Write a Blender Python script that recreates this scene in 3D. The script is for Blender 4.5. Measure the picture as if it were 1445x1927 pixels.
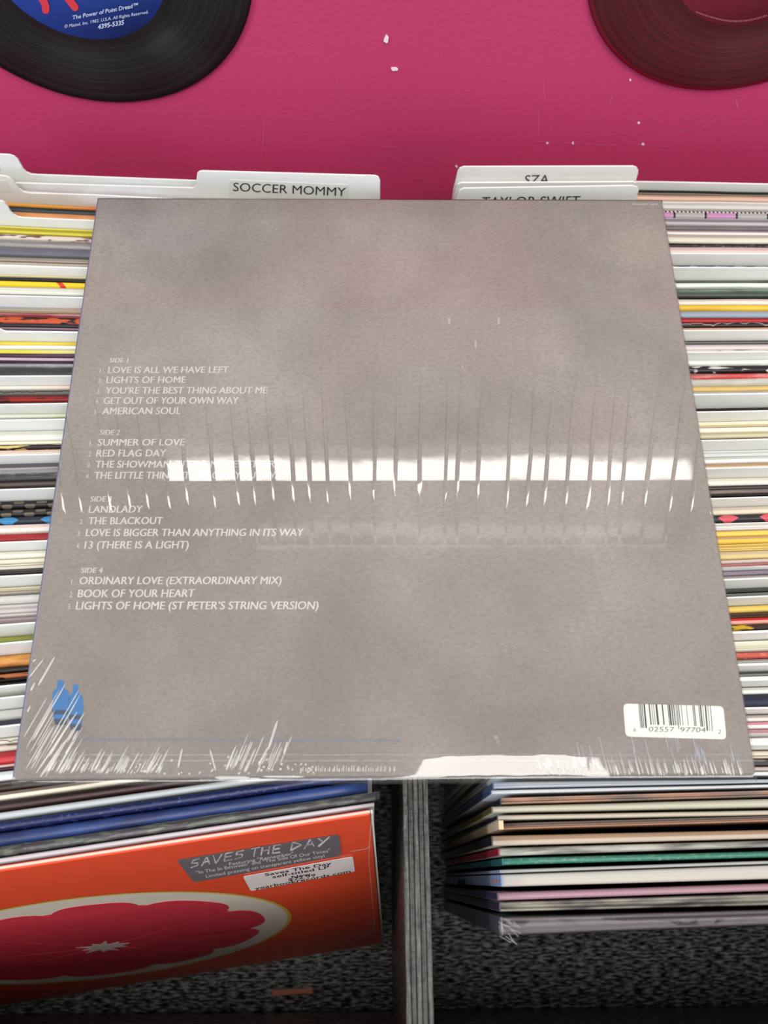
import bpy, bmesh, math, random
from mathutils import Vector, Matrix, noise
for o in list(bpy.data.objects): bpy.data.objects.remove(o)
SC = bpy.context.scene; COL = SC.collection
random.seed(7)

# ------------------------------------------------------------------ camera
F_PX, W_PX, H_PX = 1722.0, 1445, 1927
CAM_Z = 0.725                                   # above the bin floor (z = 0)
RX = Vector((0.99985856, -0.00860671, 0.01444912)).normalized()   # image right
RYD = Vector((-0.00219638, -0.91859954, -0.39518358)).normalized()  # image down
RZ = RX.cross(RYD).normalized(); RYD = RZ.cross(RX)               # view direction
cam = bpy.data.cameras.new('camera'); camo = bpy.data.objects.new('camera', cam); COL.objects.link(camo)
camo.matrix_world = Matrix(((RX.x, -RYD.x, -RZ.x, 0), (RX.y, -RYD.y, -RZ.y, 0), (RX.z, -RYD.z, -RZ.z, CAM_Z), (0, 0, 0, 1)))
cam.sensor_fit = 'VERTICAL'; cam.sensor_height = 36.0; cam.sensor_width = 36.0 * W_PX / H_PX
cam.lens = F_PX / H_PX * 36.0
cam.clip_start = 0.01
cam.dof.use_dof = True; cam.dof.focus_distance = 0.455; cam.dof.aperture_fstop = 8.5
SC.camera = camo

# ------------------------------------------------------------------ world, lamps, exposure
w = bpy.data.worlds.new('shop_air'); SC.world = w; w.use_nodes = True
w.node_tree.nodes['Background'].inputs[0].default_value = (0.97, 0.98, 1.0, 1)
w.node_tree.nodes['Background'].inputs[1].default_value = 0.36
def area(name, loc, size, sizey, radiance, col, target):
    l = bpy.data.lights.new(name, 'AREA'); l.shape = 'RECTANGLE'; l.size = size; l.size_y = sizey
    l.energy = radiance * math.pi * size * sizey; l.color = col
    o = bpy.data.objects.new(name, l); COL.objects.link(o); o.location = loc
    d = (Vector(target) - Vector(loc)).normalized()
    o.rotation_euler = d.to_track_quat('-Z', 'Y').to_euler(); return o
area('ceiling_tube_light', (0.20, 1.295, 2.6), 1.70, 0.086, 11.5, (1, 0.97, 0.92), (0.20, 1.295, 0))
area('ceiling_tube_reflector', (0.20, 1.365, 2.6), 1.72, 0.05, 0.9, (1, 0.98, 0.95), (0.20, 1.365, 0))
area('ceiling_track_light', (0.30, 1.05, 2.6), 1.30, 0.045, 1.1, (1, 0.98, 0.95), (0.30, 1.05, 0))
area('ceiling_troffer_light', (0.10, -0.21, 2.6), 1.15, 0.22, 9.5, (1, 0.98, 0.94), (0.10, -0.21, 0))
area('ceiling_panel_light', (0.30, -0.92, 2.6), 2.6, 1.0, 7.0, (1, 0.975, 0.94), (0.30, -0.8, 0))
area('shop_window_light', (-2.3, -0.9, 1.0), 0.55, 1.0, 15.0, (0.66, 0.80, 1.0), (0, 0.2, 0.3))
SC.view_settings.view_transform = 'Standard'; SC.view_settings.look = 'None'
SC.view_settings.exposure = 0.42; SC.view_settings.gamma = 1.0; SC.view_settings.use_curve_mapping = False

# ------------------------------------------------------------------ maths: pixel ray against real planes
def ray(x, y): return (RX * ((x - 722.5) / F_PX) + RYD * ((y - 963.5) / F_PX) + RZ)
CAMP = Vector((0, 0, CAM_Z))
def atz(x, y, z):
    d = ray(x, y); return CAMP + d * ((z - CAM_Z) / d.z)
def onplane(x, y, p, n):
    d = ray(x, y); return CAMP + d * ((p - CAMP).dot(n) / d.dot(n))
def lin(c):
    return tuple(((v / 255) / 12.92 if v / 255 <= 0.04045 else ((v / 255 + 0.055) / 1.055) ** 2.4) for v in c[:3]) + (1,)

# ------------------------------------------------------------------ materials
MATS = {}
class NT:
    def __init__(s, name):
        s.m = bpy.data.materials.new(name); s.m.use_nodes = True; s.t = s.m.node_tree; s.t.nodes.clear()
        s.out = s.t.nodes.new('ShaderNodeOutputMaterial')
    def n(s, typ, **kw):
        nd = s.t.nodes.new('ShaderNode' + typ)
        for k, v in kw.items():
            if k.startswith('i_'):
                k2 = k[2:]; k2 = int(k2) if k2.isdigit() else k2.replace('_', ' ')
                nd.inputs[k2].default_value = v
            else: setattr(nd, k, v)
        return nd
    def l(s, a, b): s.t.links.new(a, b)
    def math(s, op, a, b=None, clamp=False):
        nd = s.n('Math', operation=op, use_clamp=clamp)
        for i, v in enumerate((a, b)):
            if v is None: continue
            if isinstance(v, (int, float)): nd.inputs[i].default_value = v
            else: s.l(v, nd.inputs[i])
        return nd.outputs[0]
    def ramp(s, fac, stops):
        r = s.n('ValToRGB'); e = r.color_ramp.elements
        while len(e) < len(stops): e.new(0.5)
        for el, (p, c) in zip(e, stops): el.position = p; el.color = c
        s.l(fac, r.inputs[0]); return r.outputs[0]
    def mix(s, fac, a, b):
        nd = s.n('Mix', data_type='RGBA')
        for i, v in ((0, fac), (6, a), (7, b)):
            if isinstance(v, (tuple, float, int)): nd.inputs[i].default_value = v
            else: s.l(v, nd.inputs[i])
        return nd.outputs[2]
    def noise(s, scale, detail=3, vec=None, rough=0.5, sc3=None, loc=(0, 0, 0)):
        nd = s.n('TexNoise'); nd.inputs['Scale'].default_value = scale; nd.inputs['Detail'].default_value = detail; nd.inputs['Roughness'].default_value = rough
        if vec is not None:
            if sc3 or loc != (0, 0, 0):
                mp = s.n('Mapping'); s.l(vec, mp.inputs[0]); mp.inputs['Scale'].default_value = sc3 or (1, 1, 1); mp.inputs['Location'].default_value = loc; vec = mp.outputs[0]
            s.l(vec, nd.inputs['Vector'])
        return nd.outputs[0]
    def bsdf(s, col, rough=0.5, spec=0.5, normal=None, **kw):
        b = s.n('BsdfPrincipled')
        if isinstance(col, tuple): b.inputs['Base Color'].default_value = col
        else: s.l(col, b.inputs['Base Color'])
        if isinstance(rough, (int, float)): b.inputs['Roughness'].default_value = rough
        else: s.l(rough, b.inputs['Roughness'])
        b.inputs['Specular IOR Level'].default_value = spec
        if normal is not None: s.l(normal, b.inputs['Normal'])
        for k, v in kw.items(): b.inputs[k.replace('_', ' ')].default_value = v
        s.l(b.outputs[0], s.out.inputs[0]); return b
    def bump(s, h, strength, dist):
        b = s.n('Bump'); b.inputs['Strength'].default_value = strength; b.inputs['Distance'].default_value = dist; s.l(h, b.inputs['Height']); return b.outputs[0]

def plain(name, c, rough=0.5, spec=0.4):
    if name in MATS: return MATS[name]
    t = NT(name); co = t.n('TexCoord').outputs['Object']
    nz = t.noise(160, 3, co)
    c = lin(c); d = tuple(v * 0.9 for v in c[:3]) + (1,)
    t.bsdf(t.mix(nz, c, d), rough, spec); MATS[name] = t.m; return t.m

def sleeve_mat(c1, c2, pat, seed):
    """Printed card seen along its top edge. UV: u = metres along the sleeve, v = 0..1 across its thickness."""
    key = ('sleeve', c1, c2, pat, seed if pat not in (None, 'plain') else 0)
    if key in MATS: return MATS[key]
    t = NT('printed_card'); uv = t.n('UVMap').outputs[0]
    sx = t.n('SeparateXYZ'); t.l(uv, sx.inputs[0]); u, v = sx.outputs[0], sx.outputs[1]
    a, b = (tuple(q * 0.84 for q in lin(k)[:3]) + (1,) for k in (c1, c2 or c1))
    off = (seed * 0.37, seed * 0.11, 0)
    rough = 0.42
    if pat in (None, 'plain'):
        fac = t.math('MULTIPLY', t.noise(1.0, 3, uv, sc3=(30, 1.2, 1), loc=off), 0.25)
        if not c2: b = tuple(x * 0.80 for x in a[:3]) + (1,)
        col = t.mix(fac, a, b)
    elif pat == 'lines':      # board plies: thin lines along the sleeve
        ad = t.math('ADD', v, t.math('MULTIPLY', t.noise(1, 2, uv, sc3=(14, 0.2, 1), loc=off), 0.12))
        s = t.math('SINE', t.math('MULTIPLY', ad, 13.0 + (seed % 3) * 3))
        col = t.mix(t.math('GREATER_THAN', s, 0.45), a, b)
    elif pat == 'half':       # two-tone across its thickness
        ad = t.math('ADD', v, t.math('MULTIPLY', t.noise(1, 2, uv, sc3=(10, 0.2, 1), loc=off), 0.1))
        col = t.mix(t.math('GREATER_THAN', ad, 0.55), a, b)
    elif pat == 'grad':       # blends along its length
        col = t.mix(t.math('MULTIPLY', t.math('SUBTRACT', u, 0.165), 22, True), a, b)
    elif pat == 'specks':
        col = t.mix(t.ramp(t.noise(1, 4, uv, sc3=(330, 3, 1), loc=off, rough=0.7), [(0.56, (0, 0, 0, 1)), (0.64, (1, 1, 1, 1))]), a, b)
    elif pat == 'marks':      # larger printed marks
        col = t.mix(t.ramp(t.noise(1, 2, uv, sc3=(75, 1.6, 1), loc=off), [(0.53, (0, 0, 0, 1)), (0.57, (1, 1, 1, 1))]), a, b)
    elif pat == 'cloud':
        col = t.mix(t.ramp(t.noise(1, 4, uv, sc3=(40, 1.0, 1), loc=off), [(0.35, (0, 0, 0, 1)), (0.65, (1, 1, 1, 1))]), a, b)
    elif pat == 'blobs':
        s = t.math('SINE', t.math('MULTIPLY', u, 300.0)); q = t.math('SUBTRACT', 0.75, t.math('ABSOLUTE', t.math('MULTIPLY', t.math('SUBTRACT', v, 0.45), 2.0)))
        col = t.mix(t.math('GREATER_THAN', t.math('ADD', s, q), 0.75), a, b)
    elif pat == 'checks':
        s = t.math('SINE', t.math('MULTIPLY', u, 560.0)); s2 = t.math('SINE', t.math('MULTIPLY', v, 7.5))
        col = t.mix(t.math('GREATER_THAN', t.math('MULTIPLY', s, s2), 0.15), a, b)
    elif pat == 'sprocket':   # film-strip holes along the top, frames below
        s = t.math('GREATER_THAN', t.math('SINE', t.math('MULTIPLY', u, 2700.0)), 0.0)
        up = t.math('GREATER_THAN', v, 0.58)
        fr = t.math('LESS_THAN', t.math('FRACT', t.math('MULTIPLY', u, 55.0)), 0.07)
        base = t.mix(t.math('GREATER_THAN', t.math('FRACT', t.math('MULTIPLY', u, 27.5)), 0.5), lin((176, 128, 165)), lin((158, 156, 152)))
        low = t.mix(fr, base, lin((25, 22, 25)))
        col = t.mix(up, low, t.mix(s, lin((60, 52, 55)), lin((214, 210, 205))))
    elif pat == 'zigzag':     # wandering light line
        wv = t.noise(1, 3, uv, sc3=(120, 0, 0), loc=off)
        d = t.math('ABSOLUTE', t.math('SUBTRACT', wv, t.math('ADD', t.math('MULTIPLY', v, 0.5), 0.25)))
        col = t.mix(t.math('LESS_THAN', d, 0.05), a, b)
    elif pat == 'stripe1':    # one slanted printed bar
        p = t.math('ADD', u, t.math('MULTIPLY', v, 0.003))
        d = t.math('ABSOLUTE', t.math('SUBTRACT', p, 0.1815))
        d2 = t.math('GREATER_THAN', p, 0.1995)
        col = t.mix(t.math('MAXIMUM', t.math('LESS_THAN', d, 0.0016), d2), a, b)
    n = t.bump(t.noise(1, 4, uv, sc3=(900, 4, 1), loc=off), 0.15, 0.0006)
    t.bsdf(col, rough, 0.35, n); MATS[key] = t.m; return t.m

def film_mat(name, white=0.04, rough=0.06, scale=60, amp=0.0006, pleats=False, gloss=1.35):
    """Clear shrink film: transparent with a Fresnel gloss."""
    if name in MATS: return MATS[name]
    t = NT(name); co = t.n('TexCoord').outputs['Object']
    h = t.noise(scale, 3, co)
    hgt = t.math('MULTIPLY', h, amp)
    if pleats:
        sx = t.n('SeparateXYZ'); t.l(co, sx.inputs[0]); x, y = sx.outputs[0], sx.outputs[1]
        # pleats: slanted puckers across the tight band of the film
        wob = t.noise(1, 2, co, sc3=(45, 9, 1))
        sl = t.math('ADD', x, t.math('MULTIPLY', t.math('MULTIPLY', x, y), -1.8)); sl = t.math('ADD', sl, t.math('MULTIPLY', wob, 0.006))
        vv = t.n('TexVoronoi', voronoi_dimensions='1D', feature='DISTANCE_TO_EDGE'); vv.inputs['Scale'].default_value = 95; t.l(sl, vv.inputs['W'])
        edge = t.ramp(vv.outputs['Distance'], [(0.0, (0, 0, 0, 1)), (0.10, (1, 1, 1, 1))])
        vc = t.n('TexVoronoi', voronoi_dimensions='1D', feature='F1'); vc.inputs['Scale'].default_value = 95; t.l(sl, vc.inputs['W'])
        cs = t.n('SeparateColor'); t.l(vc.outputs['Color'], cs.inputs[0])
        tilt = t.math('MULTIPLY', t.math('MULTIPLY', t.math('SUBTRACT', cs.outputs[0], 0.5), y), 0.0030)
        win = t.math('MULTIPLY', t.math('SUBTRACT', 0.052, t.math('ABSOLUTE', t.math('ADD', y, 0.006))), 30, True)
        pl = t.math('MULTIPLY', t.math('MULTIPLY', edge, 0.00022), win)
        hgt = t.math('ADD', t.math('ADD', hgt, pl), t.math('MULTIPLY', tilt, win))
    nrm = t.bump(hgt, 1.0, 1.0)
    fr = t.n('Fresnel'); fr.inputs['IOR'].default_value = 1.52; t.l(nrm, fr.inputs['Normal'])
    tr = t.n('BsdfTransparent'); gl = t.n('BsdfGlossy'); gl.inputs['Roughness'].default_value = rough; t.l(nrm, gl.inputs['Normal'])
    mx = t.n('MixShader'); t.l(t.math('MULTIPLY', fr.outputs[0], gloss, True), mx.inputs[0]); t.l(tr.outputs[0], mx.inputs[1]); t.l(gl.outputs[0], mx.inputs[2])
    df = t.n('BsdfDiffuse'); df.inputs[0].default_value = (0.9, 0.91, 0.92, 1)
    m2 = t.n('MixShader'); m2.inputs[0].default_value = white; t.l(mx.outputs[0], m2.inputs[1]); t.l(df.outputs[0], m2.inputs[2])
    t.l(m2.outputs[0], t.out.inputs[0]); MATS[name] = t.m; return t.m

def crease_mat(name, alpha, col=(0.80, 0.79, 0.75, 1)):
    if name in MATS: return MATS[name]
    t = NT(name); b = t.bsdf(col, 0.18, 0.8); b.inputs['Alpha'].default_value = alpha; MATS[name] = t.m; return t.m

def wood_mat():
    """Black painted plywood: brushed grain running along x, its glints painted as pale flecks."""
    t = NT('black_painted_plywood'); co = t.n('TexCoord').outputs['Object']
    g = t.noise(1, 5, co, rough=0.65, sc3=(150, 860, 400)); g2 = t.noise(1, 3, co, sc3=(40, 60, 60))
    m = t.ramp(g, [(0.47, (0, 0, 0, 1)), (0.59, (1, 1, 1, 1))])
    col = t.mix(m, (0.004, 0.004, 0.004, 1), (0.20, 0.203, 0.182, 1))  # pale fleck colour stands for glints on the grain
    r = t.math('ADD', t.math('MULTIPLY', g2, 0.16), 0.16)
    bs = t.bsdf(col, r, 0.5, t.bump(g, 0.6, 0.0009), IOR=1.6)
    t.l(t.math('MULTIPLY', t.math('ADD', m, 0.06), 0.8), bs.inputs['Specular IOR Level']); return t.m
def ply_mat(i):
    t = NT('plywood_edge'); co = t.n('TexCoord').outputs['Object']
    g = t.noise(1, 4, co, sc3=(900, 60, 200), loc=(i, i * 3, 0), rough=0.65); g2 = t.noise(1, 4, co, sc3=(400, 350, 300))
    a = (0.012, 0.012, 0.011, 1); b = ((0.16, 0.165, 0.145, 1), (0.08, 0.08, 0.072, 1))[i % 2]
    f = t.math('MULTIPLY', t.ramp(g, [(0.35, (0, 0, 0, 1)), (0.7, (1, 1, 1, 1))]), t.math('ADD', g2, 0.25), True)
    t.bsdf(t.mix(f, a, b), 0.5, 0.4, t.bump(g2, 0.6, 0.0008)); return t.m
def wall_mat():
    t = NT('magenta_painted_wall'); co = t.n('TexCoord').outputs['Object']
    n1 = t.noise(8, 4, co); n2 = t.noise(420, 2, co)
    col = t.mix(t.math('MULTIPLY', n1, 0.5), lin((186, 60, 103)), lin((177, 54, 97)))
    t.bsdf(col, 0.5, 0.3, t.bump(t.math('ADD', n2, t.math('MULTIPLY', n1, 2)), 0.15, 0.0012)); return t.m
def album_mat():
    t = NT('mottled_grey_print'); co = t.n('TexCoord').outputs['Object']
    n1 = t.noise(13, 5, co, rough=0.55); n2 = t.noise(420, 3, co, rough=0.7, sc3=(1, 1.6, 1)); n3 = t.noise(7, 3, co, loc=(3, 1, 0))
    base = t.mix(t.ramp(n1, [(0.3, (0, 0, 0, 1)), (0.7, (1, 1, 1, 1))]), lin((138, 130, 124)), lin((170, 161, 153)))
    pk = t.mix(t.math('MULTIPLY', t.ramp(n3, [(0.5, (0, 0, 0, 1)), (0.72, (1, 1, 1, 1))]), 0.45), base, lin((158, 134, 136)))
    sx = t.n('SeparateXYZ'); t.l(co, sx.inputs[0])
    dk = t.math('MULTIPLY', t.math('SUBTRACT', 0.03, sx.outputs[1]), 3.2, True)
    pk = t.mix(t.math('MULTIPLY', dk, 0.55), pk, lin((100, 91, 88)))  # cover colour darkens towards the near edge
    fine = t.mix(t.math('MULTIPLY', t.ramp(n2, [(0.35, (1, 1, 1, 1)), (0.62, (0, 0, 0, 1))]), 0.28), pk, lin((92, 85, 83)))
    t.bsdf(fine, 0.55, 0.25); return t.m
def vinyl_mat(name, c, c2, spec=0.5):
    t = NT(name); co = t.n('TexCoord').outputs['Object']
    sx = t.n('SeparateXYZ'); t.l(co, sx.inputs[0])
    rr = t.math('SQRT', t.math('ADD', t.math('POWER', sx.outputs[0], 2), t.math('POWER', sx.outputs[1], 2)))
    wv = t.math('SINE', t.math('MULTIPLY', rr, 9000)); gap = t.n('TexNoise', noise_dimensions='1D'); gap.inputs['Scale'].default_value = 420; t.l(rr, gap.inputs['W'])
    col = t.mix(t.ramp(gap.outputs[0], [(0.45, (0, 0, 0, 1)), (0.65, (1, 1, 1, 1))]), c, c2)
    tg = t.n('Tangent', direction_type='RADIAL', axis='Z')
    b = t.bsdf(col, 0.30, spec, t.bump(t.math('ADD', wv, t.math('MULTIPLY', gap.outputs[0], 6)), 0.12, 0.0002))
    b.inputs['Anisotropic'].default_value = 0.9; b.inputs['Anisotropic Rotation'].default_value = 0.25; t.l(tg.outputs[0], b.inputs['Tangent']); return t.m

# ------------------------------------------------------------------ object helpers
def tag(o, label=None, cat=None, group=None, kind=None):
    if label: o['label'] = label
    if cat: o['category'] = cat
    if group: o['group'] = group
    if kind: o['kind'] = kind
    return o
def link(name, verts, faces, mat, parent=None, origin=None, uvs=None, smooth=False):
    """World-space verts -> one mesh object whose origin stands at ORIGIN (its base)."""
    vs = [Vector(v) for v in verts]
    if origin is None:
        if parent is not None: origin = Vector(parent['o_at'])
        else:
            xs = [v.x for v in vs]; ys = [v.y for v in vs]; zs = [v.z for v in vs]
            origin = Vector(((min(xs) + max(xs)) / 2, (min(ys) + max(ys)) / 2, min(zs)))
    origin = Vector(origin)
    me = bpy.data.meshes.new(name); me.from_pydata([v - origin for v in vs], [], faces)
    if uvs is not None:
        ul = me.uv_layers.new(name='UVMap')
        for lp in me.loops: ul.data[lp.index].uv = uvs[lp.vertex_index]
    if smooth:
        for p in me.polygons: p.use_smooth = True
    bm = bmesh.new(); bm.from_mesh(me); bmesh.ops.recalc_face_normals(bm, faces=bm.faces); bm.to_mesh(me); bm.free()
    o = bpy.data.objects.new(name, me); COL.objects.link(o)
    if mat: me.materials.append(mat)
    o['o_at'] = tuple(origin)
    if parent is not None:
        o.parent = parent; o.location = origin - Vector(parent['o_at'])
    else: o.location = origin
    return o
def flat(name, verts, faces, mat, parent, **k):
    """print lying on a surface: same as link, without normal recalculation trouble"""
    return link(name, verts, faces, mat, parent, **k)
def empty(name, at):
    o = bpy.data.objects.new(name, None); COL.objects.link(o); o.location = at; o['o_at'] = tuple(at); o.empty_display_size = 0.02; return o
def boxv(x0, x1, y0, y1, z0, z1):
    v = [(x, y, z) for z in (z0, z1) for y in (y0, y1) for x in (x0, x1)]
    f = [(0, 2, 3, 1), (4, 5, 7, 6), (0, 1, 5, 4), (2, 6, 7, 3), (0, 4, 6, 2), (1, 3, 7, 5)]
    return v, f
def bevel(o, wd, seg=2):
    b = o.modifiers.new('edge', 'BEVEL'); b.width = wd; b.segments = seg; b.limit_method = 'ANGLE'; return o
def prism(poly, nrm, th):
    """closed outline (world points) extruded by TH along -NRM"""
    n = len(poly); a = [Vector(p) for p in poly]; b = [p - nrm * th for p in a]
    f = [tuple(range(n)), tuple(range(2 * n - 1, n - 1, -1))] + [(i, n + i, n + (i + 1) % n, (i + 1) % n) for i in range(n)]
    return a + b, f

# text -> verts/faces in (u along 0..1, v in cap heights)
GLY = {}
def glyphs(s, bold=0.0):
    if (s, bold) in GLY: return GLY[(s, bold)]
    c = bpy.data.curves.new('lettering', 'FONT'); c.body = s; c.resolution_u = 3; c.fill_mode = 'FRONT'; c.offset = bold
    o = bpy.data.objects.new('lettering', c); COL.objects.link(o)
    dg = bpy.context.evaluated_depsgraph_get(); me = bpy.data.meshes.new_from_object(o.evaluated_get(dg))
    vs = [v.co.copy() for v in me.vertices]; fs = [tuple(p.vertices) for p in me.polygons]
    bpy.data.objects.remove(o); bpy.data.curves.remove(c); bpy.data.meshes.remove(me)
    GLY[(s, bold)] = (vs, fs); return GLY[(s, bold)]
CAPH = max(v.y for v in glyphs('H')[0])
def text_px(s, p0, p1, up, proj, acc, shear=0.0, bold=0.0):
    """lay S with its baseline from pixel P0 to P1, cap height UP (pixel vector), through PROJ onto a surface; append to ACC"""
    vs, fs = glyphs(s, bold); x0 = min(v.x for v in vs); x1 = max(v.x for v in vs); b = len(acc[0])
    for v in vs:
        u = (v.x - x0) / (x1 - x0); h = v.y / CAPH
        u2 = u + shear * h
        acc[0].append(proj(p0[0] + (p1[0] - p0[0]) * u2 + up[0] * h, p0[1] + (p1[1] - p0[1]) * u2 + up[1] * h))
    acc[1].extend(tuple(b + i for i in f) for f in fs)
def text2_px(s, p0, p1, up, z, acc):
    # heavier strokes: a second impression a hair to the side
    for k, q in ((-0.035, 0.0), (0.035, 0.00002)):
        dx = k * abs(up[1]); text_px(s, (p0[0] + dx, p0[1]), (p1[0] + dx, p1[1]), up, lambda x, y: atz(x, y, z + q), acc)
def quad_px(pts, proj, acc):
    b = len(acc[0]); acc[0].extend(proj(*p) for p in pts); acc[1].append(tuple(range(b, b + len(pts))))
def bar_px(p0, p1, wd, proj, acc):
    dx, dy = p1[0] - p0[0], p1[1] - p0[1]; L = math.hypot(dx, dy) or 1; nx, ny = -dy / L * wd / 2, dx / L * wd / 2
    quad_px([(p0[0] + nx, p0[1] + ny), (p0[0] - nx, p0[1] - ny), (p1[0] - nx, p1[1] - ny), (p1[0] + nx, p1[1] + ny)], proj, acc)

# ------------------------------------------------------------------ the setting
YW = 0.435
wv, wf = boxv(-1.3, 1.3, YW, YW + 0.03, -0.8498, 0.53)
wall = tag(link('wall_back', wv, wf, wall_mat()), kind='structure')
pw = lambda x, y, e=0.0003: onplane(x, y, Vector((0, YW - e, 0)), Vector((0, 1, 0)))
chip_m = plain('bare_plaster', (236, 224, 226), 0.7, 0.2)
for (cx, cy, rx, ry, ang) in ((727, 74, 4.5, 7.5, 0.2), (742, 130.5, 6.5, 3.2, 0.1), (1186, 151, 1.8, 1.8, 0), (1202, 232, 2.2, 1.6, 0), (859, 314, 2.4, 1.6, 0.7), (1078, 270, 1.8, 2.2, 0), (1210, 272, 2.6, 1.8, 0), (1030, 270, 2.0, 1.2, 0)):
    poly = []
    for k in range(10):
        a = k / 10 * 2 * math.pi; q = 1 + 0.2 * math.sin(k * 2.3 + cx)
        x, y = rx * q * math.cos(a), ry * q * math.sin(a)
        poly.append(pw(cx + x * math.cos(ang) - y * math.sin(ang), cy + x * math.sin(ang) + y * math.cos(ang), 0.0006))
    link('paint_chip', *prism(poly, Vector((0, -1, 0)), 0.0005), chip_m, wall)
acc = ([], [])
for (x0, y0, x1, y1, wd) in ((498, 222, 494, 290, 1.3), (488, 262, 478, 280, 1.2), (1022, 150, 1026, 190, 1.6), (1013, 205, 1014, 255, 1.3), (1042, 220, 1032, 260, 1.2), (1152, 180, 1148, 196, 2), (1385, 190, 1388, 203, 3), (1100, 258, 1200, 248, 0.9), (1280, 247, 1340, 236, 1.1), (1245, 310, 1256, 298, 1.2), (1000, 266, 1160, 274, 1.0), (1200, 272, 1262, 277, 1.2), (1040, 70, 1060, 58, 1.3), (630, 130, 640, 190, 0.8), (560, 100, 600, 80, 0.7), (905, 40, 915, 66, 0.8)):
    bar_px((x0, y0), (x1, y1), wd * 0.8, pw, acc)
tag(link('scratches', *acc, plain('scuffed_paint', (206, 92, 140), 0.6), wall), kind='stuff')
fv, ff = boxv(-1.6, 1.6, -1.8, YW, -0.90, -0.85)
tag(link('floor', fv, ff, plain('shop_floor', (92, 84, 76), 0.6)), kind='structure')

# ------------------------------------------------------------------ the bin
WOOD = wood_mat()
bin_ = empty('record_bin', (0.02, 0.18, -0.85))
tag(bin_, 'black painted plywood record bin standing against the magenta wall', 'record bin')
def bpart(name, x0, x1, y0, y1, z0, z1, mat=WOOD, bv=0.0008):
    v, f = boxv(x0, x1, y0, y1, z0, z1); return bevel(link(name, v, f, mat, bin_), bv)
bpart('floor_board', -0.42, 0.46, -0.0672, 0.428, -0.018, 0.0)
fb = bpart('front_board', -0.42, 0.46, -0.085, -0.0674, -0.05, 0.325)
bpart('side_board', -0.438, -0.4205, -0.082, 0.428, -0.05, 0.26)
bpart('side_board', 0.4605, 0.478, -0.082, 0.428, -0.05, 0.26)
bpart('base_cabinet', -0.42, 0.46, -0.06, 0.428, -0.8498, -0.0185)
# divider board: five plies, each a sub-part
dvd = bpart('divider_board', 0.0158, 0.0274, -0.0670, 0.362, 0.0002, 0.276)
dvd.data.transform(Matrix.Rotation(0.0, 4, 'Z'))
for i in range(5):
    x0 = 0.0156 + i * 0.0024
    v, f = boxv(x0, x0 + 0.0023, -0.0670, 0.360, 0.2762, 0.2800 - (0.0004 if i % 2 else 0))
    bevel(link('ply', v, f, ply_mat(i), dvd), 0.0004)
# raw patch on the inside of the front board
pl0 = Vector((0, -0.0674, 0)); pn = Vector((0, 1, 0))
poly = [atz(x, y, 0.0008) for x, y in ((512, 1864), (588, 1859), (589, 1869), (513, 1873))]
link('bare_wood_patch', *prism(poly, Vector((0, 0, 1)), 0.0006), plain('bare_wood', (226, 142, 114), 0.7), bin_)
acc = ([], [])
rr = random.Random(3)
for k in range(60):
    x = rr.uniform(840, 1440); y = rr.gauss(1874, 12)
    q = rr.uniform(0.4, 1.3)
    bar_px((x, y), (x + rr.uniform(-3, 3), y + q * 2), q, lambda a, b: atz(a, b, 0.0004), acc)
tag(link('dust_specks', *acc, plain('pale_dust', (110, 96, 84), 0.8), bin_), kind='stuff')

# ------------------------------------------------------------------ filed record sleeves
def interp(tab, y):
    if y <= tab[0][0]: return tab[0][1]
    for (a, va), (b, vb) in zip(tab, tab[1:]):
        if y <= b: return va + (vb - va) * (y - a) / (b - a)
    return tab[-1][1]
def xy_on(pa, pb, z, X):
    """world y at x = X of the line through two pixels on the plane z"""
    a, b = atz(*pa, z), atz(*pb, z); return a.y + (b.y - a.y) * (X - a.x) / (b.x - a.x)
PROF = {'round': [(0, 1.0), (0.03, 0.55), (0.10, 0.24), (0.25, 0.06), (0.5, 0), (0.75, 0.06), (0.90, 0.24), (0.97, 0.55), (1, 1.0)],
        'flat': [(0, 0.5), (0.04, 0.18), (0.14, 0.02), (0.5, 0), (0.86, 0.02), (0.96, 0.18), (1, 0.5)],
        'lips': [(0, 0.8), (0.05, 0.25), (0.14, 0), (0.24, 0.15), (0.30, 0.7), (0.5, 0.85), (0.66, 0.7), (0.72, 0.15), (0.84, 0), (0.95, 0.25), (1, 0.8)]}
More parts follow.
